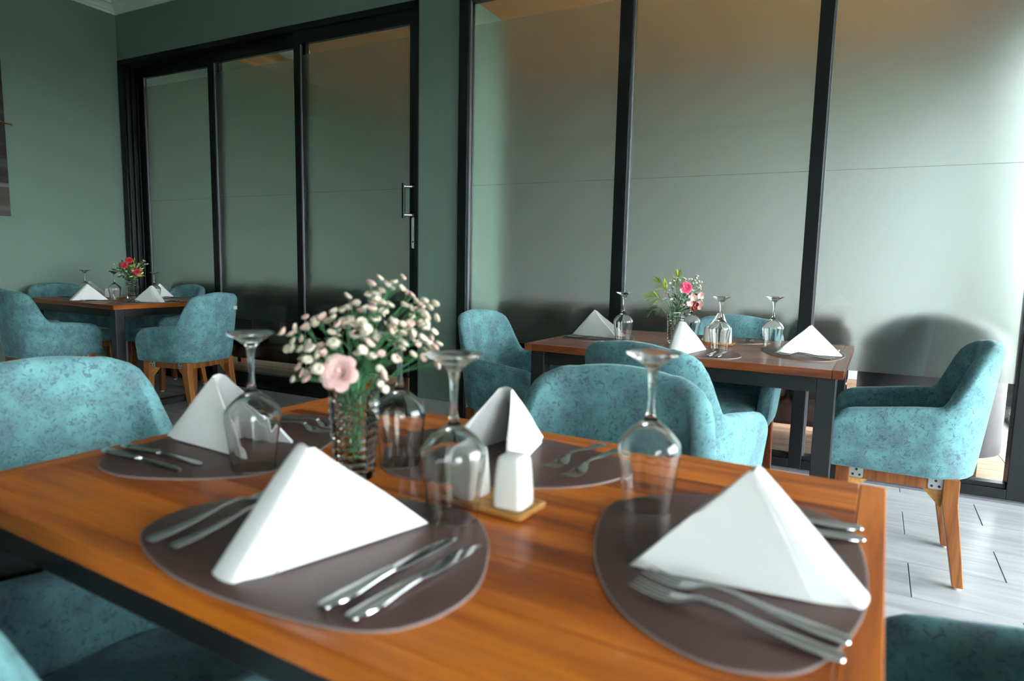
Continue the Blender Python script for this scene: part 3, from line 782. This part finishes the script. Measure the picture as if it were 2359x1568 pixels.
def napkin_meshes(rng, spread=0.066, foot=0.120, back=0.118, H=0.122, apex_y=-0.005, band=0.023):
    # local: folded band at (0,-foot) facing the diner, two free corners at (+-spread, back), apex edge at (0, apex_y, H)
    # base curve: list of (side, panel x, y, band fraction)
    N1 = 14
    half_ang = math.atan2(spread - band, back + foot)
    def vcurve(off):
        nx, ny = math.cos(half_ang), -math.sin(half_ang)
        left = []
        for k in range(N1 + 1):          # free corner -> crease beside the band
            t = k / N1
            xp = (spread - band) * (1 - t); y = back + (-foot + 0.007 - back) * t
            notch = 0.006 * max(0, 1 - (1 - t) / 0.10)
            left.append((xp + (off - notch) * nx, 1.0, y + off * ny))
        bandpts = []
        for k in range(1, 8):            # rounded band, left to right
            a = PI * k / 8
            bandpts.append((math.cos(PI - a), -foot + 0.004 - (0.006 + off) * math.sin(a) ** 0.6))
        pts = [(-1, xp, 1.0, y) for xp, f, y in left] + [(0, 0.0, c, y) for c, y in bandpts] + [(1, xp, 1.0, y) for xp, f, y in reversed(left)]
        return pts
    ph = [rng.uniform(0, 6.28) for _ in range(4)]
    def surf(off, s0, s1, t0, t1):
        base = vcurve(off); m = len(base)
        idx = range(int(round(s0 * (m - 1))), int(round(s1 * (m - 1))) + 1)
        rings = []
        NT = 18
        for q in range(NT + 1):
            t = t0 + (t1 - t0) * q / NT
            ring = []
            te = 0.03 + 0.97 * t
            bw = band * (0.50 + 0.50 * t)
            for j in idx:
                sd, xp, f, by = base[j]; u = j / (m - 1)
                bul = 0.006 * math.sin(PI * t) * (1 - abs(2 * u - 1)) + 0.0035 * math.sin(5 * t + 7 * u + ph[0]) * t * abs(2 * u - 1)
                x = f * bw if sd == 0 else sd * (bw + xp * te + bul)
                y = apex_y + (by - apex_y) * te
                z = H * (1 - t) - 0.010 * (1 - t) ** 6 * (abs(x) / 0.02) ** 2
                z += 0.002 * math.sin(6 * u + ph[1]) * t * (1 - t)
                ring.append((x, y, max(z, 0.0)))
            rings.append(ring)
        return rings
    def thick(rings_o, rings_i):
        mb = MB()
        return mb.loft([ro + ri[::-1] for ro, ri in zip(rings_o, rings_i)])
    body = thick(surf(0.004, 0, 1, 0, 1), surf(0.0, 0, 1, 0, 1)).mesh('outer_fold', True, 70)
    fl1 = thick(surf(0.0075, 0.66, 1.0, 0.02, 0.985), surf(0.0043, 0.66, 1.0, 0.02, 0.985)).mesh('flap', True, 70)
    fl2 = thick(surf(0.0075, 0.0, 0.34, 0.02, 0.985), surf(0.0043, 0.0, 0.34, 0.02, 0.985)).mesh('flap', True, 70)
    inn = thick(surf(-0.0012, 0.06, 0.94, 0.06, 0.99), surf(-0.0045, 0.06, 0.94, 0.06, 0.99)).mesh('inner_fold', True, 70)
    for m in (body, fl1, fl2, inn): m.materials.append(MATS['napkin_cotton'])
    return body, fl1, fl2, inn
NAPS = {}
def get_nap(kind):
    if kind not in NAPS:
        rng = random.Random(kind)
        NAPS[kind] = napkin_meshes(rng, **{0: dict(apex_y=-0.018), 1: dict(spread=0.075, H=0.118, apex_y=0.010, foot=0.104), 2: dict(spread=0.055, H=0.124, back=0.115), 3: dict(spread=0.068, H=0.115, back=0.112)}[kind])
    return NAPS[kind]

TOP = 0.7498
def to_world(tab, lx, ly):
    c, s = math.cos(tab[2]), math.sin(tab[2]); return tab[0] + c * lx - s * ly, tab[1] + s * lx + c * ly
class Seat:
    """frame of one diner: x to the right hand, y towards the table centre"""
    def __init__(s, x, y, rz): s.x, s.y, s.rz = x, y, rz
    def w(s, rx, fy):
        c, q = math.cos(s.rz), math.sin(s.rz); return s.x + c * rx - q * fy, s.y + q * rx + c * fy
ZM = TOP + 0.0031
def put_mat(st, label):
    t = thing('placemat', label, 'placemat', (st.x, st.y, TOP), st.rz, 'brown leather placemats')
    obj('leather', mat_face, None, t); e = obj('edge', mat_rim_me, None, t); e['label'] = 'paler cut edge'
def put_fork(st, rx, fy, ang, label):
    x, y = st.w(rx, fy)
    t = thing('fork', label, 'fork', (x, y, ZM), st.rz + ang, 'steel forks')
    obj('handle', fork_h, None, t); obj('tines', fork_t, None, t)
def put_knife(st, rx, fy, ang, label):
    x, y = st.w(rx, fy)
    t = thing('table_knife', label, 'knife', (x, y, ZM), st.rz + ang, 'steel table knives')
    obj('handle', knife_h, None, t); obj('blade', knife_b, None, t)
def put_glass(st, rx, fy, label, z=ZM):
    x, y = st.w(rx, fy)
    t = thing('wine_glass', label, 'glass', (x, y, z), random.uniform(0, 6), 'upturned wine glasses')
    for m in GL: obj(m.name.split('.')[0], m, None, t)
def put_napkin(st, rx, fy, ang, kind, label, sc=1.0):
    x, y = st.w(rx, fy)
    t = thing('napkin', label, 'napkin', (x, y, ZM + 0.0005), st.rz + ang, 'white folded napkins')
    t.scale = (sc, sc, sc)
    b_, f1, f2, inn = get_nap(kind)
    obj('outer_fold', b_, None, t); obj('flap', f1, None, t); obj('flap', f2, None, t); obj('inner_fold', inn, None, t)

SIDES = {'N': ('near side', 0.0), 'F': ('far side', PI), 'R': ('right end', PI / 2), 'L': ('left end', -PI / 2)}
TN = {1: 'foreground table', 2: 'middle table', 3: 'corner table'}
def setting(tn, side, st, glass=(0.09, 0.13), nap=(0.0, 0.0, 0.0, 0), forks=None, knives=None):
    nm = SIDES[side][0] + ' of the ' + TN[tn]
    put_mat(st, 'brown leather pebble shaped placemat at the ' + nm)
    put_glass(st, glass[0], glass[1], 'upside down stemmed wine glass on the placemat at the ' + nm)
    put_napkin(st, nap[0], nap[1], nap[2], nap[3], 'white napkin folded into a tent at the ' + nm)
    for k, f in enumerate(forks or []):
        put_fork(st, *f, ('outer' if k == 0 else 'inner') + ' steel fork on the placemat at the ' + nm)
    for k, f in enumerate(knives or []):
        put_knife(st, *f, ('inner' if k == 0 else 'outer') + ' steel table knife on the placemat at the ' + nm)

# foreground table
setting(1, 'N', Seat(-0.540, 0.560, 0.0), glass=(0.098, 0.136), nap=(0.000, -0.005, -0.16, 0),
        forks=[(-0.163, -0.112, 0.0), (-0.125, -0.109, 0.0)], knives=[(0.117, -0.125, -0.10), (0.153, -0.127, -0.10)])
setting(1, 'R', Seat(-0.110, 0.762, PI / 2), glass=(0.098, 0.118), nap=(-0.027, -0.042, -0.15, 1),
        forks=[(-0.168, -0.130, -0.17), (-0.136, -0.134, -0.17)], knives=[(0.118, -0.150, 0.12), (0.155, -0.148, 0.15)])
setting(1, 'L', Seat(-0.955, 0.800, -PI / 2), glass=(0.092, 0.128), nap=(0.02, -0.035, 0.04, 2),
        forks=[(-0.165, -0.10, -0.10), (-0.128, -0.10, -0.08)], knives=[(0.131, -0.150, 0.02), (0.165, -0.150, 0.0)])
setting(1, 'F', Seat(-0.522, 0.960, PI), glass=(0.122, 0.112), nap=(0.005, -0.035, -0.02, 3),
        forks=[(-0.172, -0.14, -0.08), (-0.138, -0.165, -0.14)])

# the two other tables
def auto_settings(tn, tab, data):
    for side, (lx, ly, dr) in data.items():
        x, y = to_world(tab, lx, ly); st = Seat(x, y, tab[2] + SIDES[side][1] + dr)
        rj = random.Random(tn * 10 + ord(side))
        j = lambda a: rj.uniform(-a, a)
        setting(tn, side, st, glass=(0.106 + j(0.006), 0.132 + j(0.006)), nap=(j(0.01), -0.02 + j(0.01), j(0.08), rj.randrange(4)),
                forks=[(-0.16, -0.115, -0.08 + j(0.05)), (-0.125, -0.12, -0.08 + j(0.05))], knives=[(0.122, -0.125, 0.03 + j(0.05)), (0.155, -0.125, 0.03 + j(0.05))])
auto_settings(2, T2, {'N': (0.03, -0.268, 0), 'F': (0.05, 0.262, 0), 'R': (0.442, -0.02, 0), 'L': (-0.435, 0.02, 0)})
auto_settings(3, T3, {'N': (-0.05, -0.255, 0), 'F': (-0.04, 0.262, 0), 'R': (0.425, -0.06, 0), 'L': (-0.42, -0.05, 0)})

# ------------------------------------------------------------------ CRUETS
def rsq(h, r, n=4):
    pts = []
    for cx, cy, a0 in ((h - r, h - r, 0), (-h + r, h - r, 90), (-h + r, -h + r, 180), (h - r, -h + r, 270)):
        for k in range(n + 1):
            a = math.radians(a0 + 90 * k / n); pts.append((cx + r * math.cos(a), cy + r * math.sin(a)))
    return pts
sh_rings = []
for (h_, z) in ((0.0205, 0.0), (0.0225, 0.0015), (0.0232, 0.006), (0.0228, 0.02), (0.0212, 0.045), (0.0196, 0.062), (0.0183, 0.068), (0.0155, 0.0715), (0.010, 0.0728)):
    sh_rings.append([(x, y, z) for x, y in rsq(h_, h_ * 0.42)])
shaker_me = MB().loft(sh_rings).mesh('shaker_body', True, 60); shaker_me.materials.append(MATS['white_ceramic'])
hole_me = MB().lathe([(0.0009, 0.0), (0.0009, 0.0006)], 8, capb=True, capt=True).mesh('pour_hole', False); hole_me.materials.append(MATS['dark_hole'])
def cruet(tn, x, y, rz):
    nm = TN[tn]
    t = thing('cruet_tray', 'small pale bamboo tray on the ' + nm, 'tray', (x, y, TOP), rz, 'bamboo cruet trays')
    rings = []
    for (dx, dy, z) in ((0.066, 0.031, 0.0), (0.070, 0.035, 0.002), (0.0715, 0.0365, 0.008), (0.070, 0.035, 0.0095), (0.066, 0.031, 0.0095), (0.064, 0.029, 0.0065)):
        ps = []
        for cx, cy, a0 in ((dx - 0.008, dy - 0.008, 0), (-dx + 0.008, dy - 0.008, 90), (-dx + 0.008, -dy + 0.008, 180), (dx - 0.008, -dy + 0.008, 270)):
            for k in range(5):
                a = math.radians(a0 + 90 * k / 4); ps.append((cx + 0.008 * math.cos(a), cy + 0.008 * math.sin(a), z))
        rings.append(ps)
    MB().loft(rings).build('tray_body', 'bamboo', t, sharp=50)
    for sx, nmn, holes in ((-1, 'left', 3), (1, 'right', 1)):
        c, s = math.cos(rz), math.sin(rz)
        px, py = x + c * sx * 0.037, y + s * sx * 0.037
        sh = thing('ceramic_shaker', 'white ceramic square shaker at the %s of the tray on the %s' % (nmn, nm), 'shaker', (px, py, TOP + 0.0066), rz + 0.1 * sx, 'white ceramic shakers')
        obj('shaker_body', shaker_me, None, sh)
        for k in range(holes):
            a = 2 * PI * k / holes
            rr = 0.004 if holes > 1 else 0
            obj('pour_hole', hole_me, None, sh, loc=(rr * math.cos(a), rr * math.sin(a), 0.0726))
cruet(1, -0.424, 0.767, -0.10)
cruet(2, -0.500, 2.955, -0.04)
cruet(3, -5.15, 3.10, 0.55)

# ------------------------------------------------------------------ VASES
def vase(label, x, y, rz, h=0.143, r0=0.031, r1=0.040, sides=8):
    t = thing('glass_vase', label, 'vase', (x, y, TOP), rz, 'cut glass vases')
    SEG = sides * 4; NZ = 44
    rings = []
    def R(u, base):
        # flat facets with softened edges
        a = (u * sides) % 1.0
        return base * math.cos(PI / sides) / math.cos((a - 0.5) * 2 * PI / sides)
    def ring(base, z): return [(R(i / SEG, base) * math.cos(2 * PI * i / SEG), R(i / SEG, base) * math.sin(2 * PI * i / SEG), z) for i in range(SEG)]
    rings.append(ring(r0 * 0.9, 0.0)); rings.append(ring(r0 * 0.985, 0.002))
    for k in range(NZ + 1):
        z = 0.004 + (h - 0.008) * k / NZ
        b_ = r0 + (r1 - r0) * (z / h)
        b_ += 0.0017 * math.sin(2 * PI * k / 4.0) if 2 < k < NZ - 3 else 0
        rings.append(ring(b_, z))
    rings.append(ring(r1 - 0.001, h)); rings.append(ring(r1 - 0.0035, h))
    rings.append(ring(r1 - 0.0048, h - 0.003))
    for k in range(1, 9):
        z = h - 0.003 + (0.016 - h + 0.003) * k / 8
        rings.append(ring((r0 + (r1 - r0) * (z / h)) - 0.0055, z))
    rings.append(ring(r0 * 0.5, 0.0135)); rings.append(ring(r0 * 0.05, 0.013))
    MB().loft(rings).build('glass_body', 'cut_glass', t, sharp=28)
    return t
V1 = (-0.662, 0.757); V2 = (-0.672, 2.880); V3 = (-5.02, 3.17)
vase('ribbed cut glass vase holding white and pink flowers on the foreground table', *V1, YAW + 0.05)
vase('ribbed cut glass vase holding palm sprigs and a pink rose on the middle table', *V2, YAW + 0.3, h=0.140)
vase('cut glass vase holding red roses and yellow leaves on the corner table', *V3, 0.2, h=0.158, r0=0.036, r1=0.046)

# ------------------------------------------------------------------ FLOWERS
def bloom_mesh(name, mat, r=0.0075, ctr='leaf_mint'):
    mb = MB().lathe([(0.001, -0.004), (r * 0.55, -0.002), (r * 0.98, 0.001), (r, 0.003), (r * 0.85, 0.0055), (r * 0.55, 0.0062), (r * 0.32, 0.0048), (r * 0.05, 0.0045)], 10, rmod=lambda k, u: 1 + 0.07 * math.sin(10 * PI * u) * (1 if 1 < k < 6 else 0))
    me = mb.mesh(name, True, 80); me.materials.append(MATS[mat]); return me
BL_C = bloom_mesh('bloom', 'bloom_cream'); BL_P = bloom_mesh('bloom', 'bloom_blush'); BL_G = bloom_mesh('bloom', 'bud_green', 0.005)
BL_S = bloom_mesh('bloom', 'petal_ivory', 0.006)
def petal_mesh(name, mat, l=0.02, wd=0.018, curl=0.6, cup=0.35):
    mb = MB(); rings = []
    for i in range(6):
        t = i / 5; wt = wd * math.sin(PI * (0.12 + 0.74 * t)) ** 0.7
        y = l * t; z = curl * l * (t ** 2.2) 
        rings.append([(wt / 2 * a, y * (1 - 0.08 * a * a), z + cup * wt * (a * a) * 0.5) for a in (-1, -0.5, 0, 0.5, 1)])
    n = 5
    for r_ in rings: mb.v += r_
    for i in range(5):
        for j in range(4):
            a = i * n + j; mb.f.append((a, a + 1, a + 1 + n, a + n))
    me = mb.mesh(name, True, None); me.materials.append(MATS[mat]); return me
def leaf_mesh(name, mat, l=0.03, wd=0.008, bend=0.25):
    mb = MB(); rings = []
    for i in range(6):
        t = i / 5; wt = wd * (math.sin(PI * (0.06 + 0.94 * t)) ** 0.8 if t < 1 else 0.02)
        z = -bend * l * t * t
        rings.append([(-wt / 2, l * t, z + 0.12 * wt), (0, l * t, z), (wt / 2, l * t, z + 0.12 * wt)])
    for r_ in rings: mb.v += r_
    for i in range(5):
        for j in range(2):
            a = i * 3 + j; mb.f.append((a, a + 1, a + 4, a + 3))
    me = mb.mesh(name, True, None); me.materials.append(MATS[mat]); return me
def orient(o, d, roll=0.0, loc=None):
    """turn local +z to direction d"""
    q = Vector(d).normalized().to_track_quat('Z', 'Y')
    o.rotation_mode = 'QUATERNION'
    from mathutils import Quaternion
    o.rotation_quaternion = q @ Quaternion((0, 0, 1), roll)
    if loc is not None: o.location = loc
def orient_y(o, d, roll=0.0, loc=None):
    from mathutils import Quaternion
    q = Vector(d).normalized().to_track_quat('Y', 'Z')
    o.rotation_mode = 'QUATERNION'; o.rotation_quaternion = q @ Quaternion((0, 1, 0), roll)
    if loc is not None: o.location = loc
def rose(parent, loc, d, mat, size=1.0, rng=random, label=None):
    r = bpy.data.objects.new('rose', None); col.objects.link(r); r.parent = parent
    orient(r, d, rng.uniform(0, 6), loc); r.scale = (size,) * 3
    if label: r['label'] = label
    MB().lathe([(0.0005, 0.0), (0.0045, 0.004), (0.0050, 0.009), (0.0032, 0.0125), (0.0004, 0.0135)], 10, rmod=lambda k, u: 1 + 0.18 * math.sin(3 * 2 * PI * u + k)).build('rose_heart', mat, r)
    # (count, radius, length, width, lean from the axis, phase)
    specs = [(3, 0.0022, 0.015, 0.013, 0.10, 0.0), (4, 0.0048, 0.0165, 0.016, 0.28, 0.4), (5, 0.0075, 0.0185, 0.020, 0.52, 0.1), (6, 0.0095, 0.0200, 0.0225, 0.88, 0.6), (6, 0.0090, 0.0215, 0.0235, 1.22, 0.2)]
    for (n, off, l, wd, lean, ph) in specs:
        key = 'petal_%s_%.4f' % (mat, l)
        me = bpy.data.meshes.get(key)
        if me is None:
            mb = MB(); rings = []
            for i in range(7):
                t = i / 6; wt = wd * (0.35 + 0.65 * math.sin(PI * min(1, 0.15 + 0.62 * t))) * (1 if t < 0.9 else 0.8)
                z0 = 0.30 * l * math.sin(PI * t * 0.8) * 0.5 - 0.16 * l * t ** 4
                mb.v += [(wt / 2 * a, l * t * (1 - 0.10 * a * a * t), z0 + 0.30 * wt * a * a * (1 - 0.75 * t)) for a in (-1, -0.5, 0, 0.5, 1)]
            for i in range(6):
                for j_ in range(4):
                    a = i * 5 + j_; mb.f.append((a, a + 1, a + 6, a + 5))
            me = mb.mesh(key, True, None); me.materials.append(MATS[mat])
        for k in range(n):
            a = 2 * PI * k / n + ph
            p = obj('petal', me, None, r)
            p.location = (off * math.cos(a), off * math.sin(a), -0.002 - 0.004 * lean)
            p.rotation_euler = (PI / 2 - lean, 0, a - PI / 2)
    return r
def stem(parent, p0, p1, bend, r=0.0011, mat='stem_green', seg=5, n=7):
    p0, p1 = Vector(p0), Vector(p1)
    ctl = Vector((p0.x * 0.6 + bend[0], p0.y * 0.6 + bend[1], p0.z + (p1.z - p0.z) * 0.72 + bend[2]))
    pts = [(1 - t) ** 2 * p0 + 2 * t * (1 - t) * ctl + t * t * p1 for t in [k / n for k in range(n + 1)]]
    MB().tube(pts, r, seg, taper=0.75).build('stem', mat, parent)
    return (pts[-1] - pts[-2]).normalized(), pts
cr = Vector((math.cos(YAW), math.sin(YAW), 0)); cdp = Vector((-math.sin(YAW), math.cos(YAW), 0))   # sideways / away from the viewer

# bouquet 1: a loose cloud of small cream and blush button flowers with one pink rose
b1 = thing('flower_bouquet', 'loose bouquet of tiny cream flowers and one pale pink rose in the foreground vase', 'flowers', (V1[0], V1[1], TOP + 0.018))
rng = random.Random(11)
ZR = 0.126
def spray(b, sx, sd, sz, base=None, count=3, meshes=(BL_C, BL_P), spread=0.018, r=0.0011):
    """one stalk with a few blooms at its tip; sx sideways, sd away from the viewer, sz above the rim"""
    tip = cr * sx + cdp * sd + Vector((0, 0, ZR + sz))
    p0 = (rng.uniform(-0.012, 0.012), rng.uniform(-0.012, 0.012), rng.uniform(0.0, 0.03) if rng.random() < 0.14 else rng.uniform(0.09, 0.115))
    rim = (cr * sx + cdp * sd); rim = rim * min(1, 0.022 / max(0.001, rim.length))
    d, pts = stem(b, p0, tip, (rim.x, rim.y, 0.0), r)
    nd = pts[-3]
    for k in range(count):
        off = Vector((rng.uniform(-1, 1), rng.uniform(-1, 1), rng.uniform(-0.5, 0.9))) * spread if k else Vector((0, 0, 0))
        q = tip + off
        if k:
            MB().tube([nd, nd.lerp(q, 0.6) + d * 0.006, q - Vector((0, 0, 0.003))], r * 0.75, 4).build('stem', 'stem_green', b)
        bl = obj('bloom', rng.choice(meshes), None, b)
        s_ = rng.uniform(0.75, 1.25)
        bl.scale = (s_, s_, s_ * 0.7)
        dd = d + Vector((rng.uniform(-0.7, 0.7), rng.uniform(-0.7, 0.7), rng.uniform(-0.1, 0.6)))
        orient(bl, dd, rng.uniform(0, 6), q)
SP = [(-0.095, 0.0, 0.078), (-0.085, -0.02, 0.060), (-0.075, 0.02, 0.085), (-0.065, -0.03, 0.045), (-0.060, 0.01, 0.100), (-0.055, -0.04, 0.070), (-0.048, 0.03, 0.095), (-0.040, -0.045, 0.055),
      (-0.030, 0.0, 0.105), (-0.025, -0.03, 0.085), (-0.015, 0.03, 0.118), (-0.005, -0.02, 0.100), (0.0, 0.02, 0.125), (0.010, -0.035, 0.080), (0.018, 0.0, 0.120), (0.030, 0.02, 0.130),
      (0.035, -0.02, 0.105), (0.045, 0.0, 0.115), (0.055, 0.015, 0.150), (0.062, 0.0, 0.160), (0.060, -0.02, 0.090), (0.075, 0.01, 0.125), (0.085, 0.02, 0.105), (0.090, -0.01, 0.085), (0.100, 0.015, 0.125), (0.108, 0.0, 0.095),
      (0.115, 0.02, 0.075), (0.120, -0.01, 0.060), (0.105, 0.03, 0.050), (0.125, 0.01, 0.035), (0.095, -0.03, 0.055), (0.070, -0.04, 0.050), (0.055, -0.05, 0.030), (0.040, -0.05, 0.055), (0.048, -0.04, 0.012),
      (-0.070, 0.03, 0.030), (-0.080, -0.01, 0.030), (-0.058, -0.04, 0.018), (-0.045, -0.05, 0.030), (-0.02, -0.05, 0.045), (0.0, 0.05, 0.09), (0.05, 0.05, 0.08), (-0.04, 0.05, 0.06), (0.02, 0.05, 0.11), (0.08, 0.05, 0.07),
      (-0.03, 0.02, 0.075), (0.01, 0.01, 0.085), (0.035, 0.0, 0.075), (0.015, -0.03, 0.055), (0.065, 0.02, 0.075), (-0.05, 0.0, 0.06), (-0.07, -0.03, 0.06), (0.025, 0.04, 0.14), (0.09, 0.03, 0.13), (0.05, -0.03, 0.13), (-0.02, -0.04, 0.07), (0.08, -0.03, 0.10), (0.1, -0.02, 0.07), (0.03, -0.05, 0.09), (-0.035, 0.03, 0.04), (0.11, 0.0, 0.11)]
for (a, b_, c_) in SP:
    spray(b1, a, b_, c_, count=rng.choice((2, 3, 3, 4)), meshes=(BL_C, BL_C, BL_P))
for k in range(34):      # extra green leaves low in the bunch
    a = rng.uniform(0, 2 * PI); e = rng.uniform(0.2, 1.2)
    me = bpy.data.meshes.get('leaf_b1') or leaf_mesh('leaf_b1', 'leaf_dark', 0.034, 0.009)
    l = obj('leaf', me, None, b1)
    dv = Vector((math.cos(a) * math.cos(e), math.sin(a) * math.cos(e), math.sin(e)))
    orient_y(l, dv, rng.uniform(0, 6), Vector((dv.x * 0.028, dv.y * 0.028, ZR + 0.005 + 0.05 * rng.random())))
rp = cr * (-0.008) + cdp * (-0.052) + Vector((0, 0, ZR + 0.030))
stem(b1, (0, 0, 0.01), rp, (-0.005, -0.02, 0.0), 0.0018)
rose(b1, rp, -cdp * 0.93 + Vector((0, 0, 0.35)), 'petal_pink', 0.98, rng, 'pale pink rose')

# bouquet 2: palm-like sprigs, mint buds, hot pink rose, blush blossoms, dark red flower
b2 = thing('flower_bouquet', 'bouquet with lime palm sprigs and a hot pink rose in the middle table vase', 'flowers', (V2[0], V2[1], TOP + 0.018))
rng = random.Random(23)
ZR = 0.122
def palm(b, sx, sd, sz, dirv, mat, n=9, l=0.052):
    tip = cr * sx + cdp * sd + Vector((0, 0, ZR + sz))
    d, pts = stem(b, (rng.uniform(-0.01, 0.01), 0, 0.01), tip, (cr.x * sx * 0.3, cr.y * sx * 0.3, 0), 0.0018, 'stem_green')
    key = 'palm_' + mat
    me = bpy.data.meshes.get(key) or leaf_mesh(key, mat, l, 0.0095, 0.12)
    dv = (cr * dirv[0] + cdp * dirv[1] + Vector((0, 0, dirv[2]))).normalized()
    side = dv.cross(-cdp).normalized()
    for k in range(n):
        t = k / (n - 1)
        base = tip + dv * 0.050 * t
        for sgn in (-1, 1):
            sp = (1 - t) * 0.95 + 0.12
            v = (dv + side * sgn * sp - cdp * rng.uniform(-0.25, 0.35)).normalized()
            lf_ = obj('leaf', me, None, b); s_ = rng.uniform(0.72, 1.0) * (1.0 - 0.25 * abs(t - 0.4)); lf_.scale = (1, s_, 1)
            orient_y(lf_, v, rng.uniform(-0.5, 0.5), base)
    MB().tube([tip, tip + dv * 0.055], 0.0015, 5).build('stem', 'stem_green', b)
palm(b2, -0.075, -0.01, 0.055, (-1.0, -0.1, 0.25), 'leaf_lime')
palm(b2, -0.045, 0.01, 0.095, (-0.8, 0.0, 0.75), 'leaf_lime')
palm(b2, 0.005, 0.03, 0.105, (0.1, 0.2, 1.0), 'leaf_lime')
palm(b2, -0.07, 0.0, 0.018, (-1.0, 0.1, -0.42), 'leaf_dark')
SP2 = [(-0.02, 0, 0.135), (0.0, 0.02, 0.145), (0.02, 0.0, 0.150), (0.04, 0.0, 0.158), (0.055, 0.02, 0.140), (0.075, 0.0, 0.155), (0.085, 0.0, 0.135), (0.10, 0.01, 0.160), (0.112, 0.0, 0.145), (0.108, 0.01, 0.125),
       (0.118, 0.0, 0.110), (0.115, -0.01, 0.085), (0.12, 0.0, 0.060), (0.105, 0.0, 0.030), (0.085, -0.02, 0.018), (0.07, 0.0, 0.10), (-0.04, -0.02, 0.09), (-0.025, -0.03, 0.06), (0.0, -0.03, 0.085), (-0.045, 0, 0.06),
       (0.02, -0.03, 0.06), (0.05, -0.03, 0.09), (0.04, 0.03, 0.11), (0.095, 0.02, 0.10), (-0.01, -0.01, 0.11), (0.03, -0.04, 0.03)]
for (a, b_, c_) in SP2: spray(b2, a * 0.95 - 0.012, b_, c_ * 0.92, count=3, meshes=(BL_G, BL_G, BL_G, BL_P), spread=0.013, r=0.001)
rp = cr * 0.028 + cdp * (-0.04) + Vector((0, 0, ZR + 0.108))
stem(b2, (0, 0, 0.01), rp, (0.008, -0.01, 0), 0.0018)
rose(b2, rp, -cdp + Vector((0, 0, 0.25)), 'petal_hot_pink', 0.95, rng, 'hot pink rose')
for (a, b_, c_, mt, s_) in ((0.060, -0.04, 0.068, 'petal_blush', 0.75), (0.098, -0.02, 0.075, 'petal_blush', 0.7), (0.088, -0.035, 0.034, 'petal_blush', 0.85), (0.045, -0.045, 0.040, 'petal_blush', 0.6), (0.066, -0.04, 0.030, 'petal_dark_red', 0.85), (0.012, -0.045, 0.095, 'petal_blush', 0.5)):
    q = cr * a + cdp * b_ + Vector((0, 0, ZR + c_))
    stem(b2, (0, 0, 0.09), q, (a * 0.2, 0, 0), 0.0012)
    key = 'blossom_' + mt
    me = bpy.data.meshes.get(key) or petal_mesh(key, mt, 0.026, 0.024, 0.35)
    for k in range(5):
        p = obj('petal', me, None, b2); d_ = -cdp + cr * 0.3 * rng.uniform(-1, 1) + Vector((0, 0, 0.3 * rng.uniform(-1, 1)))
        from mathutils import Quaternion
        qn = d_.normalized().to_track_quat('Z', 'Y') @ Quaternion((0, 0, 1), 2 * PI * k / 5 + rng.uniform(-0.3, 0.3))
        p.rotation_mode = 'QUATERNION'; p.rotation_quaternion = qn; p.location = q; p.scale = (s_,) * 3
for k in range(22):
    a = rng.uniform(0, 2 * PI); e = rng.uniform(0.3, 1.2)
    me = bpy.data.meshes.get('leaf_b2') or leaf_mesh('leaf_b2', 'leaf_mint', 0.030, 0.016)
    me2 = bpy.data.meshes.get('leaf_b1')
    l = obj('leaf', me if k % 3 == 0 else me2, None, b2); dv = Vector((math.cos(a) * math.cos(e), math.sin(a) * math.cos(e), math.sin(e)))
    orient_y(l, dv, rng.uniform(0, 6), Vector((dv.x * 0.03, dv.y * 0.03, ZR + 0.01 + 0.07 * rng.random())) + cr * 0.02)

# bouquet 3: red roses, yellow-lime leaves, ivory daisies
b3 = thing('flower_bouquet', 'bouquet of three red roses with yellow and ivory sprigs in the corner table vase', 'flowers', (V3[0], V3[1], TOP + 0.018)); b3.scale = (1.25, 1.25, 1.16)
rng = random.Random(5)
v3r = Vector((0.53, 0.85, 0)); v3d = Vector((-0.85, 0.53, 0))
cr, cdp = v3r, v3d
ZR = 0.120
lm = leaf_mesh('leaf_b3', 'leaf_lime', 0.028, 0.010); im = leaf_mesh('leaf_b3i', 'petal_ivory', 0.024, 0.008); dm = bpy.data.meshes['leaf_b1']
for k in range(60):
    a = rng.uniform(0, 2 * PI); e = rng.uniform(0.05, 1.35); rr = rng.uniform(0.05, 0.10)
    dv = Vector((math.cos(a) * math.cos(e), math.sin(a) * math.cos(e), math.sin(e)))
    tip = Vector((dv.x * rr * 1.05, dv.y * rr * 1.05, ZR + 0.012 + dv.z * rr * 1.25))
    stem(b3, (rng.uniform(-0.01, 0.01), rng.uniform(-0.01, 0.01), 0.01 if k % 6 == 0 else 0.095), tip, (dv.x * 0.02, dv.y * 0.02, 0), 0.001)
    right = dv.dot(v3r) > 0.1
    for q in range(5):
        l = obj('leaf', (lm if rng.random() < 0.45 else im) if right and rng.random() < 0.8 else (dm if rng.random() < 0.7 else im), None, b3)
        vv = dv + Vector((rng.uniform(-1, 1), rng.uniform(-1, 1), rng.uniform(-0.6, 0.9))) * 0.9
        orient_y(l, vv, rng.uniform(0, 6), tip - dv * 0.012 * q)
for (a, b_, c_) in ((-0.01, -0.05, 0.125), (-0.035, -0.05, 0.092), (0.028, -0.075, 0.050)):
    q = v3r * a + v3d * b_ + Vector((0, 0, ZR + c_))
    stem(b3, (0, 0, 0.01), q, (0, 0, 0), 0.0016)
    rose(b3, q, -v3d + Vector((0, 0, 0.35)), 'petal_red', 0.75, rng, 'small red rose')
for (a, b_, c_) in ((-0.085, 0, 0.075), (-0.075, 0, 0.095), (-0.07, -0.02, 0.06), (0.07, 0.0, 0.12), (0.085, 0, 0.10)):
    spray(b3, a, b_, c_, count=3, meshes=(BL_G, BL_S), spread=0.012, r=0.0009)
